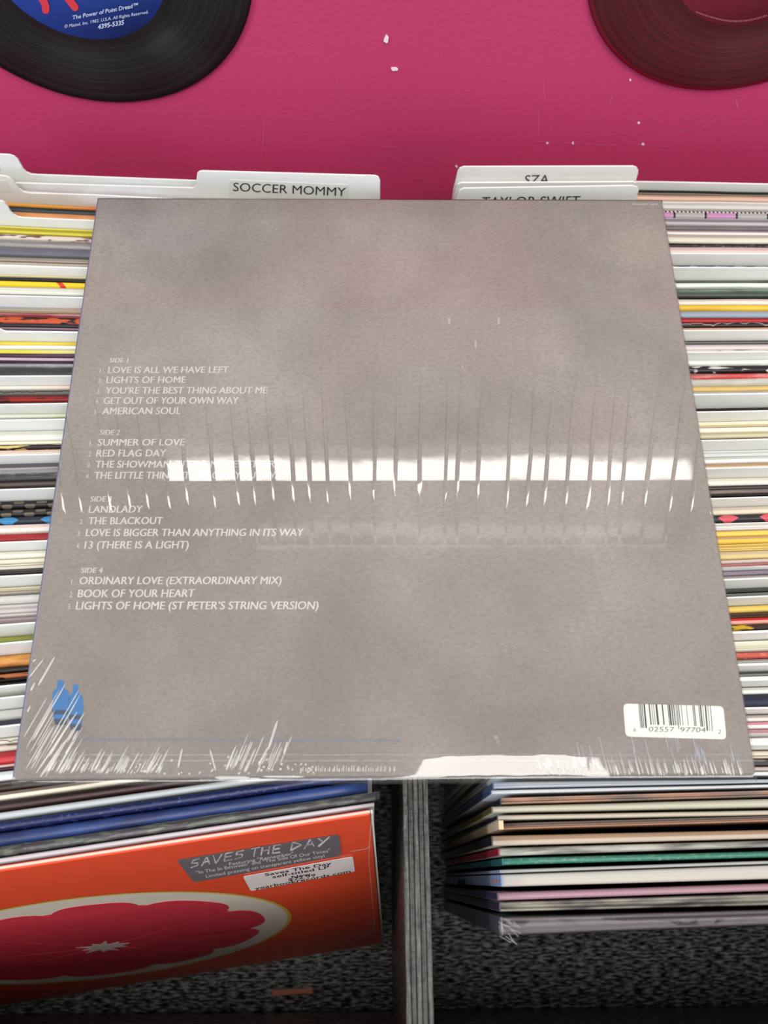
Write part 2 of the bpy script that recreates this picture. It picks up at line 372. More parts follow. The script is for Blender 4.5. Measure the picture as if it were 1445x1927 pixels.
def sleeve(X0, X1, far, near, z, mat, prof='round', back0=0.0, seed=0, name='record_sleeve', parent=None, zbot=0.0006, wav=1.0):
    """FAR, NEAR = (y at X0, y at X1) of the two top edges; the foot stands BACK0 nearer the viewer (its lean)."""
    bf, bn = back0 if isinstance(back0, tuple) else (back0, back0)
    n = 22; P = PROF[prof]; vs = []; fs = []; uv = []; g = 0.00010
    m = len(P) + 2; rad = min(abs(far[0] - near[0]), abs(far[1] - near[1]), 0.0035) * 0.5
    for i in range(n + 1):
        t = i / n; X = X0 + (X1 - X0) * t
        # slightly rounded upper corners
        e = min(t, 1 - t) * (X1 - X0); drop = 0.0012 * max(0, 1 - e / 0.004) ** 2
        yf = far[0] + (far[1] - far[0]) * t - g; yn = near[0] + (near[1] - near[0]) * t + g
        wz = wav * 0.0005 * (noise.noise(Vector((X * 25, seed * 3.7, 0)))) - drop
        wy = wav * 0.00022 * math.sin(X * 31 + seed * 1.3) * 0
        ring = [(yn - bn, zbot, -0.2)] + [(yn + (yf - yn) * s, z - h * rad * 2 * 0.8 + wz, s) for s, h in P] + [(yf - bf, zbot, 1.2)]
        for (y, zz, s) in ring:
            vs.append((X, y + wy, zz)); uv.append((X + 0.35, s))
    for i in range(n):
        for j in range(m - 1):
            a = i * m + j; fs.append((a, a + 1, a + m + 1, a + m))
        fs.append((i * m + m - 1, i * m, i * m + m, i * m + 2 * m - 1))
    fs.append(tuple(range(m))); fs.append(tuple(range(n * m + m - 1, n * m - 1, -1)))
    o = link(name, vs, fs, mat, parent, uvs=uv)
    for p in o.data.polygons:
        if len(p.vertices) == 4: p.use_smooth = abs(p.normal.z) > 0.02 or True
    return o
def plastic(parent, X0, X1, far, near, z, seed, h=0.0025, back0=0.0):
    """clear outer bag: a wrinkled skin over the sleeve top with a loose lip"""
    rr = random.Random(seed); n = 40; vs = []; fs = []
    prof = [(0.0, 0.0), (0.05, 0.0006), (0.2, h * 0.4), (0.5, h * 0.3), (0.82, h * 0.8), (0.97, h), (0.95, h * 0.3)]
    for i in range(n + 1):
        t = i / n; X = X0 - 0.001 + (X1 - X0 + 0.002) * t
        yf = far[0] + (far[1] - far[0]) * t; yn = near[0] + (near[1] - near[0]) * t
        for k, (s, dz) in enumerate(prof):
            wv_ = noise.noise(Vector((X * 55, k * 0.9, seed))) ; w2 = noise.noise(Vector((X * 160, k * 1.7, seed + 9)))
            vs.append((X, yn + (yf - yn) * (0.03 + 0.94 * s) + 0.0001 * wv_, z + dz * (1 + 0.5 * wv_) + 0.0004 * w2 + 0.0006))
    m = len(prof)
    for i in range(n):
        for j in range(m - 1):
            a = i * m + j; fs.append((a, a + 1, a + m + 1, a + m))
    return link('plastic_sleeve', vs, fs, film_mat('clear_plastic_bag', 0.025, 0.12, 140, 0.0007, gloss=0.38), parent, smooth=True)

WHITE = plain('white_plastic', (231, 232, 227), 0.38, 0.45)
def divider_strip(X0, X1, far, near, z, y_front, zt):
    """plain part of a divider card: thin sheet standing above the sleeves"""
    return None

SL_L = [(330, .055), (430, .045), (500, .03), (620, .018), (700, .0), (760, -.012), (900, -.03), (1060, -.045), (1180, -.075), (1240, -.095), (1480, -.125), (1700, -.15)]
SL_R = [(343, .02), (500, .002), (640, -.006), (760, -.018), (960, -.03), (1140, -.045), (1300, -.03), (1466, -.006)]
ZR = 0.308
W_ = (232, 232, 226); IV = (226, 221, 206); BK = (26, 24, 25); GR = (128, 126, 124)
# (first row, last row, kind, colour, second colour, pattern, short name)
LEFT = [
 (359, 364, 'R', (222, 216, 216), (186, 120, 150), 'cloud', 'pink tinged white'),
 (382, 388, 'R', (214, 152, 62), (196, 84, 58), 'grad', 'yellow and brick'),
 (388, 398, 'R', (58, 68, 70), (30, 38, 40), 'half', 'dark teal'),
 (398, 411, 'R', (224, 160, 104), (210, 140, 84), 'cloud', 'tan orange'),
 (411, 426, 'T', W_, None, None, 'white tabbed'),
 (426.5, 441, 'R', (214, 202, 78), (168, 154, 36), 'lines', 'olive yellow'),
 (441, 450, 'R', (222, 206, 194), (120, 84, 76), 'marks', 'cream and brown'),
 (450, 463, 'R', (176, 170, 160), (150, 144, 140), 'cloud', 'stone grey'),
 (463, 481, 'RP', (106, 108, 122), (92, 94, 106), 'cloud', 'bagged slate grey'),
 (481, 490, 'R', (138, 134, 122), (84, 78, 70), 'half', 'moss grey'),
 (490, 497, 'R', (140, 124, 118), (214, 198, 180), 'lines', 'taupe'),
 (497, 503.5, 'R', (196, 216, 196), (222, 230, 220), 'cloud', 'pale green'),
 (503.5, 518, 'D', W_, None, None, 'white'),
 (518, 521, 'R', (214, 200, 150), None, None, 'thin straw'),
 (521, 528, 'R', BK, (54, 46, 40), 'specks', 'black speckled'),
 (528, 538, 'R', (240, 206, 40), (214, 60, 40), 'stripe1', 'bright yellow'),
 (538, 554.5, 'R', (226, 226, 216), (176, 178, 166), 'lines', 'milky white'),
 (554.5, 560, 'R', (22, 18, 20), None, None, 'thin jet black'),
 (560, 577, 'D', W_, None, None, 'white'),
 (577, 582, 'R', (150, 148, 152), (188, 132, 118), 'grad', 'thin grey'),
 (582, 589, 'R', (140, 124, 96), (184, 166, 134), 'half', 'khaki brown'),
 (589, 593, 'R', (196, 140, 140), (160, 60, 70), 'cloud', 'thin rose'),
 (593, 607, 'R', (196, 84, 44), (34, 26, 30), 'marks', 'orange with black drawings'),
 (607, 615, 'R', (38, 40, 50), (70, 70, 80), 'specks', 'navy black'),
 (615, 619, 'R', (160, 128, 124), None, None, 'thin dusky pink'),
 (619, 624, 'R', (78, 60, 98), None, None, 'thin violet'),
 (624, 640, 'T2', W_, None, None, 'white tabbed'),
 (640, 648.5, 'R', (226, 206, 74), (206, 178, 56), 'cloud', 'lemon yellow'),
 (648.5, 655, 'R', (240, 240, 232), None, None, 'thin bright white'),
 (655, 664, 'R', (214, 206, 70), (220, 216, 170), 'grad', 'lime yellow'),
 (664, 671, 'R', (66, 36, 56), (92, 62, 84), 'cloud', 'dark plum'),
 (671, 678.5, 'R', (208, 194, 206), (108, 72, 96), 'lines', 'lilac lined'),
 (678.5, 688, 'R', (150, 146, 150), (30, 26, 30), 'half', 'grey over black'),
 (688, 709.5, 'RP', (38, 37, 38), (58, 58, 56), 'specks', 'thick bagged black'),
 (709.5, 724, 'D', W_, None, None, 'white'),
 (724, 731.5, 'R', (226, 222, 208), (226, 190, 176), 'grad', 'blush white'),
 (731.5, 741, 'R', (104, 98, 92), (46, 44, 42), 'zigzag', 'wavy charcoal'),
 (741, 754, 'R', (142, 28, 28), (84, 16, 20), 'marks', 'crimson and black'),
 (754, 762, 'R', (64, 30, 30), (130, 104, 84), 'specks', 'dark maroon'),
 (762, 777, 'D', W_, None, None, 'white'),
 (777, 785, 'R', (216, 222, 204), (200, 214, 170), 'grad', 'faint green'),
 (785, 791.5, 'R', (150, 182, 200), (70, 84, 88), 'marks', 'sky blue'),
 (791.5, 808, 'D', W_, None, None, 'white'),
 (808, 827, 'R', (224, 222, 212), (206, 204, 192), 'half', 'chalk white'),
 (827, 834, 'R', (232, 228, 204), None, None, 'thin cream'),
 (834, 843.5, 'R', (44, 36, 34), (206, 186, 110), 'marks', 'black and straw'),
 (843.5, 857, 'R', (236, 230, 214), (230, 200, 180), 'half', 'peach lined cream'),
 (857, 870, 'D', W_, None, None, 'white'),
 (870, 888, 'R', (160, 156, 156), (84, 82, 88), 'half', 'ash grey'),
 (888, 902, 'RP', (58, 54, 56), (44, 40, 42), 'half', 'bagged charcoal'),
 (902, 919, 'R', (44, 36, 38), (120, 108, 100), 'lines', 'brown black lined'),
 (919, 922, 'R', (130, 116, 106), None, None, 'thin mushroom'),
 (922, 938, 'D', W_, None, None, 'white'),
 (938, 953, 'R', (26, 24, 22), (92, 84, 74), 'checks', 'black checked'),
 (953, 968, 'R', (30, 27, 25), (100, 88, 78), 'checks', 'brown checked'),
 (968, 983, 'R', (36, 44, 56), (58, 130, 180), 'blobs', 'blue blotched'),
 (983, 999, 'R', (230, 222, 214), (222, 200, 192), 'half', 'shell pink'),
 (999, 1016, 'R', (178, 52, 56), (160, 40, 48), 'cloud', 'scarlet'),
 (1016, 1022, 'R', (206, 158, 150), (90, 20, 26), 'half', 'thin maroon edged'),
 (1022, 1034, 'D', W_, None, None, 'white'),
 (1034, 1047, 'R', (230, 228, 212), (214, 210, 190), 'half', 'warm white'),
 (1047, 1056, 'R', (226, 222, 200), None, None, 'buttermilk'),
 (1056, 1067, 'R', (230, 226, 210), (190, 184, 168), 'lines', 'oatmeal lined'),
 (1067, 1077, 'R', (44, 42, 40), (74, 72, 70), 'half', 'soot black'),
 (1077, 1086, 'R', (214, 202, 172), None, None, 'beige'),
 (1086, 1099, 'D', W_, None, None, 'white'),
 (1099, 1113, 'R', (206, 196, 166), (150, 140, 124), 'lines', 'sand beige'),
 (1113, 1131, 'RP', (206, 204, 200), (190, 188, 186), 'cloud', 'bagged silver white'),
 (1131, 1156, 'R', (196, 192, 188), (180, 176, 174), 'lines', 'thick dove grey'),
 (1156, 1168, 'R', (150, 132, 132), (176, 160, 160), 'half', 'mauve brown'),
 (1168, 1177, 'R', (214, 200, 192), None, None, 'pinkish beige'),
 (1177, 1190, 'D', W_, None, None, 'white'),
 (1190, 1203, 'R', (164, 172, 78), (150, 154, 66), 'cloud', 'olive green'),
 (1203, 1210, 'R', (128, 116, 60), None, None, 'thin olive brown'),
 (1210, 1224, 'D', W_, None, None, 'white'),
 (1224, 1246, 'R', (216, 154, 78), (170, 104, 50), 'cloud', 'amber brown'),
 (1246, 1258, 'R', (26, 22, 20), (50, 44, 40), 'specks', 'coal black'),
 (1258, 1268, 'R', (174, 100, 58), (60, 28, 20), 'marks', 'rust and brown'),
 (1268, 1286, 'R', (20, 17, 18), (34, 30, 32), 'lines', 'thick jet black'),
 (1286, 1293, 'R', (80, 50, 92), (54, 36, 60), 'cloud', 'thin purple'),
 (1293, 1303, 'D', W_, None, None, 'white'),
 (1303, 1313, 'R', (226, 218, 200), (190, 160, 120), 'zigzag', 'cream scribbled'),
 (1313, 1325, 'D', W_, None, None, 'white'),
 (1325, 1346, 'R', (208, 206, 200), (190, 188, 184), 'cloud', 'thick pearl grey'),
 (1346, 1362, 'R', (84, 88, 104), (58, 62, 78), 'half', 'slate blue'),
 (1362, 1378, 'D', W_, None, None, 'white'),
 (1378, 1390, 'R', (214, 206, 192), (120, 104, 92), 'zigzag', 'parchment'),
 (1390, 1404, 'R', (204, 188, 176), (110, 84, 76), 'marks', 'fawn marked'),
 (1404, 1427, 'R', (190, 48, 52), (160, 36, 44), 'half', 'thick bright red'),
 (1427, 1434, 'R', (206, 170, 164), None, None, 'thin salmon'),
 (1434, 1440, 'R', (60, 26, 32), None, None, 'thin wine'),
 (1440, 1458, 'R', (222, 226, 228), (200, 206, 212), 'half', 'cool white'),
 (1458.5, 1473, 'R', (48, 44, 44), (120, 104, 96), 'lines', 'charcoal lined'),
]
RIGHT = [
 (359, 367, 'R', (40, 37, 34), (120, 112, 96), 'lines', 'black and grey'),
 (367, 376, 'R', (216, 180, 158), (190, 150, 130), 'half', 'pale peach'),
 (376, 391.5, 'R', (216, 212, 206), (190, 186, 180), 'lines', 'oyster white'),
 (395, 409, 'R', (60, 52, 55), (200, 190, 190), 'sprocket', 'filmstrip patterned'),
 (409, 418, 'R', (146, 134, 142), (180, 170, 176), 'lines', 'lavender grey'),
 (418, 423, 'R', (200, 192, 194), None, None, 'thin pale grey'),
 (423, 431, 'R', (104, 94, 98), (124, 114, 116), 'cloud', 'mauve grey'),
 (431, 440, 'R', (230, 228, 222), (170, 150, 150), 'half', 'snow white'),
 (440, 455, 'R', (226, 222, 204), (190, 180, 166), 'half', 'vanilla'),
 (455, 463.5, 'R', (28, 22, 22), (150, 140, 132), 'specks', 'black lettered'),
 (463.5, 479, 'R', (228, 214, 206), (216, 190, 186), 'half', 'blush pink'),
 (479, 496, 'D', W_, None, None, 'white'),
 (496, 505, 'R', (62, 62, 66), (170, 170, 172), 'zigzag', 'grey squiggled'),
 (505, 525, 'D', W_, None, None, 'white'),
 (525, 530, 'R', (52, 54, 44), (90, 94, 74), 'cloud', 'thin olive black'),
 (530, 541, 'R', (224, 230, 218), None, None, 'mint white'),
 (541, 548, 'R', (44, 62, 52), (96, 120, 100), 'cloud', 'forest green'),
 (548, 556, 'RP', (84, 94, 88), (50, 58, 54), 'half', 'bagged green grey'),
 (556, 560, 'R', (14, 16, 17), None, None, 'thin jet black'),
 (560, 571, 'R', (226, 222, 208), (210, 194, 178), 'half', 'cream'),
 (571, 582, 'R', (234, 196, 72), (222, 178, 56), 'cloud', 'golden yellow'),
 (582, 595, 'R', (188, 198, 200), (150, 164, 178), 'grad', 'ice blue'),
 (595, 604, 'R', (178, 44, 44), (140, 30, 34), 'half', 'cherry red'),
 (604, 614, 'R', (42, 28, 28), (150, 140, 132), 'zigzag', 'black cracked'),
 (614, 623.5, 'R', (226, 190, 160), (206, 164, 136), 'half', 'apricot'),
 (623.5, 639, 'D', W_, None, None, 'white'),
 (639, 645, 'R', (98, 98, 96), (50, 50, 48), 'half', 'thin iron grey'),
 (645, 656, 'R', (216, 206, 206), (198, 180, 182), 'half', 'lilac white'),
 (656, 664, 'R', (222, 206, 196), (110, 84, 76), 'marks', 'brown marked white'),
 (664, 675, 'D', W_, None, None, 'white'),
 (675, 685, 'R', (236, 238, 228), None, None, 'bright white'),
 (685, 699, 'R', (30, 27, 30), (214, 208, 200), 'marks', 'black with white swirls'),
 (699, 709.5, 'R', (216, 66, 58), (200, 52, 50), 'cloud', 'vermilion'),
 (709.5, 723, 'RP', (206, 206, 196), (186, 184, 172), 'cloud', 'bagged ivory'),
 (723, 734, 'R', (226, 196, 120), (206, 176, 104), 'cloud', 'honey'),
 (734, 742, 'R', (170, 166, 156), (196, 190, 180), 'cloud', 'pebble grey'),
 (742, 763.5, 'D', W_, None, None, 'white'),
 (763.5, 776, 'R', (22, 18, 16), (32, 27, 24), 'cloud', 'deep black'),
 (776, 790, 'D', W_, None, None, 'white'),
 (790, 802, 'R', (244, 236, 208), (190, 172, 144), 'lines', 'ivory lined'),
 (802, 812, 'R', (246, 240, 216), None, None, 'pale butter'),
 (812, 823, 'R', (204, 198, 166), (184, 178, 142), 'half', 'sage beige'),
 (823, 829.5, 'R', (28, 18, 18), None, None, 'thin brown black'),
 (829.5, 845, 'D', W_, None, None, 'white'),
 (845, 858, 'R', (222, 222, 220), (206, 206, 206), 'lines', 'frost white'),
 (858, 870, 'R', (228, 230, 230), (196, 194, 186), 'half', 'cold white'),
 (870, 882, 'R', (226, 206, 172), (188, 150, 112), 'half', 'caramel'),
 (882, 898, 'D', W_, None, None, 'white'),
 (898, 912, 'R', (240, 234, 218), (220, 212, 196), 'half', 'soft cream'),
 (912, 919, 'R', (66, 62, 60), (40, 38, 38), 'half', 'smoke black'),
 (919, 928, 'R', (130, 116, 106), (104, 94, 88), 'cloud', 'umber grey'),
 (928, 933, 'R', (20, 14, 14), None, None, 'thin ebony'),
 (933, 939, 'R', (128, 126, 118), (50, 44, 42), 'half', 'thin pewter'),
 (939, 951, 'D', W_, None, None, 'white'),
 (951, 966, 'R', (222, 210, 186), (200, 186, 166), 'half', 'wheat'),
 (966, 981, 'R', (44, 40, 44), (214, 84, 96), 'blobs', 'black with pink blots'),
 (981, 996, 'R', (230, 226, 218), (206, 198, 194), 'lines', 'eggshell'),
 (996, 1007.5, 'R', (250, 208, 96), None, None, 'sunny yellow'),
 (1007.5, 1021, 'R', (234, 192, 74), (200, 160, 110), 'half', 'mustard'),
 (1021, 1036, 'R', (220, 192, 112), (208, 176, 96), 'lines', 'pale mustard'),
 (1036, 1051, 'R', (214, 194, 134), (206, 184, 146), 'half', 'dull gold'),
 (1051, 1059, 'R', (214, 192, 180), None, None, 'dusty pink'),
 (1059, 1063.5, 'R', (196, 88, 84), None, None, 'thin brick red'),
 (1063.5, 1072, 'RP', (208, 206, 206), (180, 178, 182), 'cloud', 'bagged pale silver'),
 (1072, 1083, 'R', (130, 118, 136), (158, 146, 158), 'cloud', 'purple grey'),
 (1083, 1091, 'R', (206, 200, 190), (180, 172, 160), 'half', 'linen'),
 (1091, 1106, 'D', W_, None, None, 'white'),
 (1106, 1115, 'R', (28, 28, 26), (74, 74, 68), 'half', 'black topped'),
 (1115, 1126, 'R', (110, 114, 110), (130, 132, 126), 'half', 'steel grey'),
 (1126, 1138.5, 'D', W_, None, None, 'white'),
 (1138.5, 1152, 'R', (150, 92, 54), (222, 192, 96), 'grad', 'brown and yellow'),
 (1152, 1161.5, 'R', (50, 32, 24), (110, 78, 52), 'lines', 'dark walnut'),
 (1161.5, 1174, 'R', (226, 160, 148), (190, 40, 36), 'half', 'pink and red'),
 (1174, 1187, 'R', (66, 48, 38), (226, 186, 40), 'marks', 'yellow marked brown'),
 (1187, 1205, 'D', W_, None, None, 'white'),
 (1205, 1226, 'R', (230, 226, 206), (196, 188, 168), 'lines', 'thick cream lined'),
 (1226, 1240, 'R', (206, 92, 82), (226, 140, 130), 'specks', 'coral dotted'),
 (1240, 1248, 'R', (222, 222, 214), (160, 156, 150), 'half', 'thin chalk'),
 (1248, 1265, 'D', W_, None, None, 'white'),
 (1265, 1273, 'R', (170, 172, 170), (90, 88, 86), 'half', 'cement grey'),
 (1273, 1293, 'D', W_, None, None, 'white'),
 (1293, 1306, 'R', (226, 226, 218), (196, 194, 186), 'half', 'plaster white'),
 (1306, 1332, 'R', (56, 60, 84), (40, 42, 62), 'half', 'navy blue'),
 (1332, 1345, 'D', W_, None, None, 'white'),
 (1345, 1358, 'R', (222, 216, 208), (170, 156, 150), 'half', 'powder white'),
 (1358, 1372, 'R', (230, 222, 218), (206, 140, 150), 'half', 'pink lined white'),
 (1372, 1388, 'R', (234, 230, 224), (206, 150, 158), 'half', 'rose edged white'),
 (1388, 1412, 'D', W_, None, None, 'white'),
 (1412, 1428, 'R', (226, 218, 200), (176, 156, 130), 'lines', 'antique white'),
 (1428, 1442, 'R', (44, 40, 38), (66, 62, 58), 'half', 'graphite'),
 (1442, 1451, 'R', (176, 168, 158), None, None, 'putty'),
 (1451, 1459.5, 'R', (232, 232, 226), None, None, 'paper white'),
]
PLACES = [(470, 'near the magenta wall'), (640, 'beside the blank upper album'), (780, 'beside the first song list'), (920, 'beside the second song list'), (1060, 'beside the third song list'), (1200, 'beside the fourth song list'), (1330, 'beside the album\'s lower part'), (2000, 'beside the album\'s near corner')]
labels_used = set()
def file_row(rows, side, xref, xv, slopes, X0, X1, lean):
    names = [r[6] for r in rows]
    for i, (y1, y2, kind, c1, c2, pat, nm) in enumerate(rows):
        s = lambda y: interp(slopes, y)
        zt = ZR
        ln = lambda y, z: tuple(xy_on((xv[0], y + s(y) * (xv[0] - xref)), (xv[1], y + s(y) * (xv[1] - xref)), z, X) for X in (X0, X1))
        far, near = ln(y1, zt), ln(y2, zt)
        b0 = (lean(y1), lean(y2)) if kind in ('R', 'RP') else lean(y2)
        prev = names[i - 1] if i else ('magenta wall' if 0 else None); nxt = names[i + 1] if i + 1 < len(names) else None
        thing_word = 'divider card' if kind in ('D', 'T', 'T2') else 'record'
        if kind in ('D', 'T', 'T2'):
            th = 0.0010
            # sheet just behind the next sleeve; tall enough to show its face above it
            yf = [near[k] + 0.00025 + max(b0, 0) * 0.0112 / ZR * 1.1 for k in (0, 1)]
            dr = ray(xref, y1); zneed = CAM_Z + dr.z * ((yf[0] + yf[1]) / 2 * 0 + (near[0] + (near[1] - near[0]) * ((atz(xref, y2, zt).x - X0) / (X1 - X0)))) / dr.y
            ztop = min(zneed, 0.3192)
            if ztop < zneed - 0.0003:
                f2 = ln(y1, ztop); yb = [max(f2[k], yf[k] + th) for k in (0, 1)]
            else: yb = [yf[k] + th for k in (0, 1)]
            if kind in ('T', 'T2'): o = tab_divider(side, kind, (X0, yf[0]), (X1, yf[1]), ztop, b0)
            else: o = sleeve(X0 - 0.001, X1 + 0.001, yb, yf, ztop, WHITE, 'flat', b0, seed=i, name='divider_card', wav=0.3)
            cat, grp = 'divider card', f'white divider cards in the {side} row'
        else:
            th = near[0] - far[0]
            prof = {'lines': 'lips', 'half': 'flat'}.get(pat, 'round')
            o = sleeve(X0, X1, far, near, zt - (i * 7 % 5) * 0.0002, sleeve_mat(c1, c2, pat, i), prof, b0, seed=i + (50 if side == 'right' else 0))
            if 'P' in kind: plastic(o, X0, X1, far, near, zt, i, h=0.0035)
            cat, grp = 'record', f'record sleeves filed in the {side} row'
        col = nm
        if cat == 'record':
            lab = f'{col} record in the {side} row, '
            lab += f'just behind the {nxt} one' if nxt and not nxt.startswith('white') else (f'in front of the {prev} one' if prev and not prev.startswith('white') else PLACES[[k for k, (q, _) in enumerate(PLACES) if y1 < q][0]][1])
        else:
            lab = f'{"white plastic divider card with a tab" if kind != "D" else "plain white divider card"} in the {side} row behind the {nxt} sleeve' if nxt else f'plain white divider card, nearest in the {side} row'
        if lab in labels_used: print('DUP LABEL', lab)
        if not 4 <= len(lab.split()) <= 16: print('LONG', len(lab.split()), lab)
        labels_used.add(lab); tag(o, lab, cat, grp)

def smooth_tab(pts):
    return pts
def tab_divider(side, kind, A, B, ztop, b0, tabpx=None):
    """divider card with a raised tab, its outline standing in a vertical plane through A and B"""
    a = Vector((A[0], A[1], 0)); b = Vector((B[0], B[1], 0)); d = (b - a).normalized(); nr = Vector((d.y, -d.x, 0))
    if nr.y > 0: nr = -nr
    if kind == 'T': prof = [(-20, 378), (4, 379), (9, 382), (15, 390), (20, 399), (26, 405), (34, 409), (44, 410.5)]
    else: prof = [(-20, 620), (-6, 620.5), (2, 621.5), (6, 623.5), (12, 625)]
    pr = [onplane(x, y, a, nr) for x, y in prof]
    up = [Vector((p.x, p.y, p.z)) for p in pr]
    zt = up[-1].z
    top = [up[0] + d * (-(up[0] - a).dot(d)) + Vector((0, 0, 0))] if False else []
    outl = [a + Vector((0, 0, 0.0006)), b + Vector((0, 0, 0.0006)), b + Vector((0, 0, min(zt, ztop) - 0.0012)), b - d * 0.0012 + Vector((0, 0, min(zt, ztop)))]
    outl += list(reversed(up))
    la = a + d * 0.028; outl += [la + Vector((0, 0, up[0].z)), la - d * 0.004 + Vector((0, 0, up[0].z - 0.003)), la - d * 0.006 + Vector((0, 0, zt)), a + Vector((0, 0, zt))]
    return link('divider_card', *prism(outl, nr, 0.0010), WHITE)

lean_l = lambda y: 0.0 if y < 900 else 0.0647 * min(1.0, (y - 900) / 741)
file_row(LEFT, 'left', 90, (20, 170), SL_L, -0.3130, 0.0015, lean_l)
file_row(RIGHT, 'right', 1390, (1290, 1440), SL_R, 0.0566, 0.3716, lambda y: -0.0078 * max(0.0, y - 1150) / 320)

# ---- tall divider cards at the back
def card(outline_px, p, yaw, lab, th=0.0010, tail=None, name='divider_card'):
    """tab outline given in pixels on a vertical plane through P with YAW; closed down to the bin floor at both ends"""
    nr = Vector((math.sin(yaw), -math.cos(yaw), 0)); d = Vector((math.cos(yaw), math.sin(yaw), 0))
    up = [onplane(x, y, p, nr) for x, y in outline_px]
    if tail: # extend the last point along the card to x = tail
        q = up[-1]; up.append(q + d * ((tail - q.x) / d.x))
    lo, hi = up[0], up[-1]
    outl = up + [Vector((hi.x, hi.y, 0.0006)), Vector((lo.x, lo.y, 0.0006))]
    o = link(name, *prism(outl, nr, th), WHITE); tag(o, lab, 'divider card', 'tall divider cards at the back of the bin')
    return o, nr
def arc(cx, cy, r, a0, a1, n=5): return [(cx + r * math.cos(math.radians(a0 + (a1 - a0) * k / n)), cy + r * math.sin(math.radians(a0 + (a1 - a0) * k / n))) for k in range(n + 1)]
INK = plain('black_ink', (34, 33, 34), 0.6)
def lettering(s, p0, p1, up, p, nr, parent, mat=INK, e=0.0002, shear=0.0, name='lettering'):
    acc = ([], []); text_px(s, p0, p1, up, lambda x, y: onplane(x, y, p + nr * e, nr), acc, shear)
    return link(name, *acc, mat, parent)
def between(y, side, gap):
    sl, xr, xv, Xa, Xb = (SL_L, 90, (20, 170), -0.3130, 0.0015) if side == 'left' else (SL_R, 1390, (1290, 1440), 0.0566, 0.3716)
    q = interp(sl, y); a, b = (xy_on((xv[0], y + q * (xv[0] - xr)), (xv[1], y + q * (xv[1] - xr)), ZR, X) for X in (Xa, Xb))
    return Vector((Xa, a + gap, 0.3)), math.atan2(b - a, Xb - Xa)
yaw_l = -0.028
PS, ys_ = between(359, 'left', 0.0012); PC, yc_ = between(365.5, 'left', -0.0016); PZ, yz_ = between(359, 'right', 0.0030); PB, yb_ = between(359, 'right', 0.0009); PT, yt_ = between(392.5, 'right', -0.0011)
yaw_l = ys_; PA = PS + Vector((0, 0.0042, 0))
# farthest left-hand card, tab cut by the frame
o, nr = card([(-150, 290), (-130, 290), (0, 291), (18, 292), (27, 295), (34, 301), (39, 310), (44, 319), (50, 325), (58, 328.5), (70, 329.5), (372, 341)], PA, yaw_l,
     'white divider card with the highest tab, cut by the photo\'s left edge', tail=0.004)
lettering('S', (-14, 321), (1, 322), (0, -9), PA, nr, o)
o, nr = card([(-150, 340), (30, 345), (362, 354.5), (367, 352), (369.5, 346), (370, 334), (371, 327), (375, 323.5), (381, 322.5), (706, 331.5), (712, 334), (715, 340), (715, 356), (715, 368)], PS, yaw_l,
     'white divider card whose tab reads SOCCER MOMMY')
poly = [onplane(x, y, PS + nr * 0.00015, nr) for x, y in ((432, 338.5), (655, 348), (655, 379), (430, 370))]
link('clear_label', *prism(poly, nr, 0.00012), plain('clear_label_tape', (222, 223, 214), 0.25), o)
lettering('SOCCER MOMMY', (438.5, 359.5), (650.5, 369.5), (0.6, -16), PS, nr, o, e=0.0003)
o, nr = card([(-150, 330), (0, 331), (9, 332), (18, 335), (25, 341), (30, 348), (36, 356), (44, 361.5), (54, 364), (180, 368)], PC, yc_,
     'white divider card with a taped tab, third from the magenta wall', tail=0.002)
poly = [onplane(x, y, PC + nr * 0.00015, nr) for x, y in ((-60, 339), (12, 340), (24, 362), (-60, 362))]
link('clear_label', *prism(poly, nr, 0.00012), plain('clear_label_tape', (222, 223, 214), 0.25), o)
# right-hand cards
o, nr = card([(848, 395), (853, 356), (858, 336), (861, 323), (865, 317.5), (872, 314.5), (1191, 313.5), (1198, 316), (1201, 321), (1200, 328), (1197, 338), (1197, 343), (1250, 343.5), (1445, 347.5)], PZ, yz_,
     'white divider card whose tab reads SZA', tail=0.372)
lettering('SZA', (986, 347), (1032, 346), (2.5, -17), PZ, nr, o)
o, nr = card([(850, 395), (853, 375), (858, 352), (861, 347), (868, 344.5), (1192, 342.8), (1197, 345), (1198, 350), (1196, 380)], PB, yb_,
     'blank white divider card between the SZA and TAYLOR SWIFT tabs')
o, nr = card([(853, 395), (860, 367), (864, 359), (872, 355), (1190, 350), (1199, 352.5), (1202, 357), (1200, 364), (1196, 378)], PT, yt_,
     'white divider card whose tab reads TAYLOR SWIFT')
lettering('TAYLOR SWIFT', (905, 388), (1090, 386), (2.5, -17), PT, nr, o)

# ------------------------------------------------------------------ front of the left row: leaning records
def two_pt(yl, yr, xl, xr, z, X): return xy_on((xl, yl), (xr, yr), z, X)
XL0, XL1 = -0.3130, 0.0015
def leaning(y0, y400, y0b, y400b, xr_px, z, mat, lab, prof='round', b0=0.06, seed=0, wav=1.0):
    far = [two_pt(y0, y400, 0, 400, z, X) for X in (XL0, 0)]; near = [two_pt(y0b, y400b, 0, 400, z, X) for X in (XL0, 0)]
    yy = y0 + (y400 - y0) * xr_px / 400; X1 = atz(xr_px, yy, z).x
    ex = lambda p: (p[0], p[0] + (p[1] - p[0]) * (X1 - XL0) / (0 - XL0))
    far, near = ex(far), ex(near)
    o = sleeve(XL0, X1, far, near, z, mat, prof, b0, seed=seed, wav=wav)
    tag(o, lab, 'record', 'leaning records at the front of the left row'); return o, X1, far, near
ZF = 0.3075
leaning(1490, 1437, 1505, 1449, 700, ZF, sleeve_mat((226, 218, 196), (120, 104, 94), 'half', 3), 'cream topped record sleeve poking out under the album\'s left near corner', 'flat', 0.0532, 401)
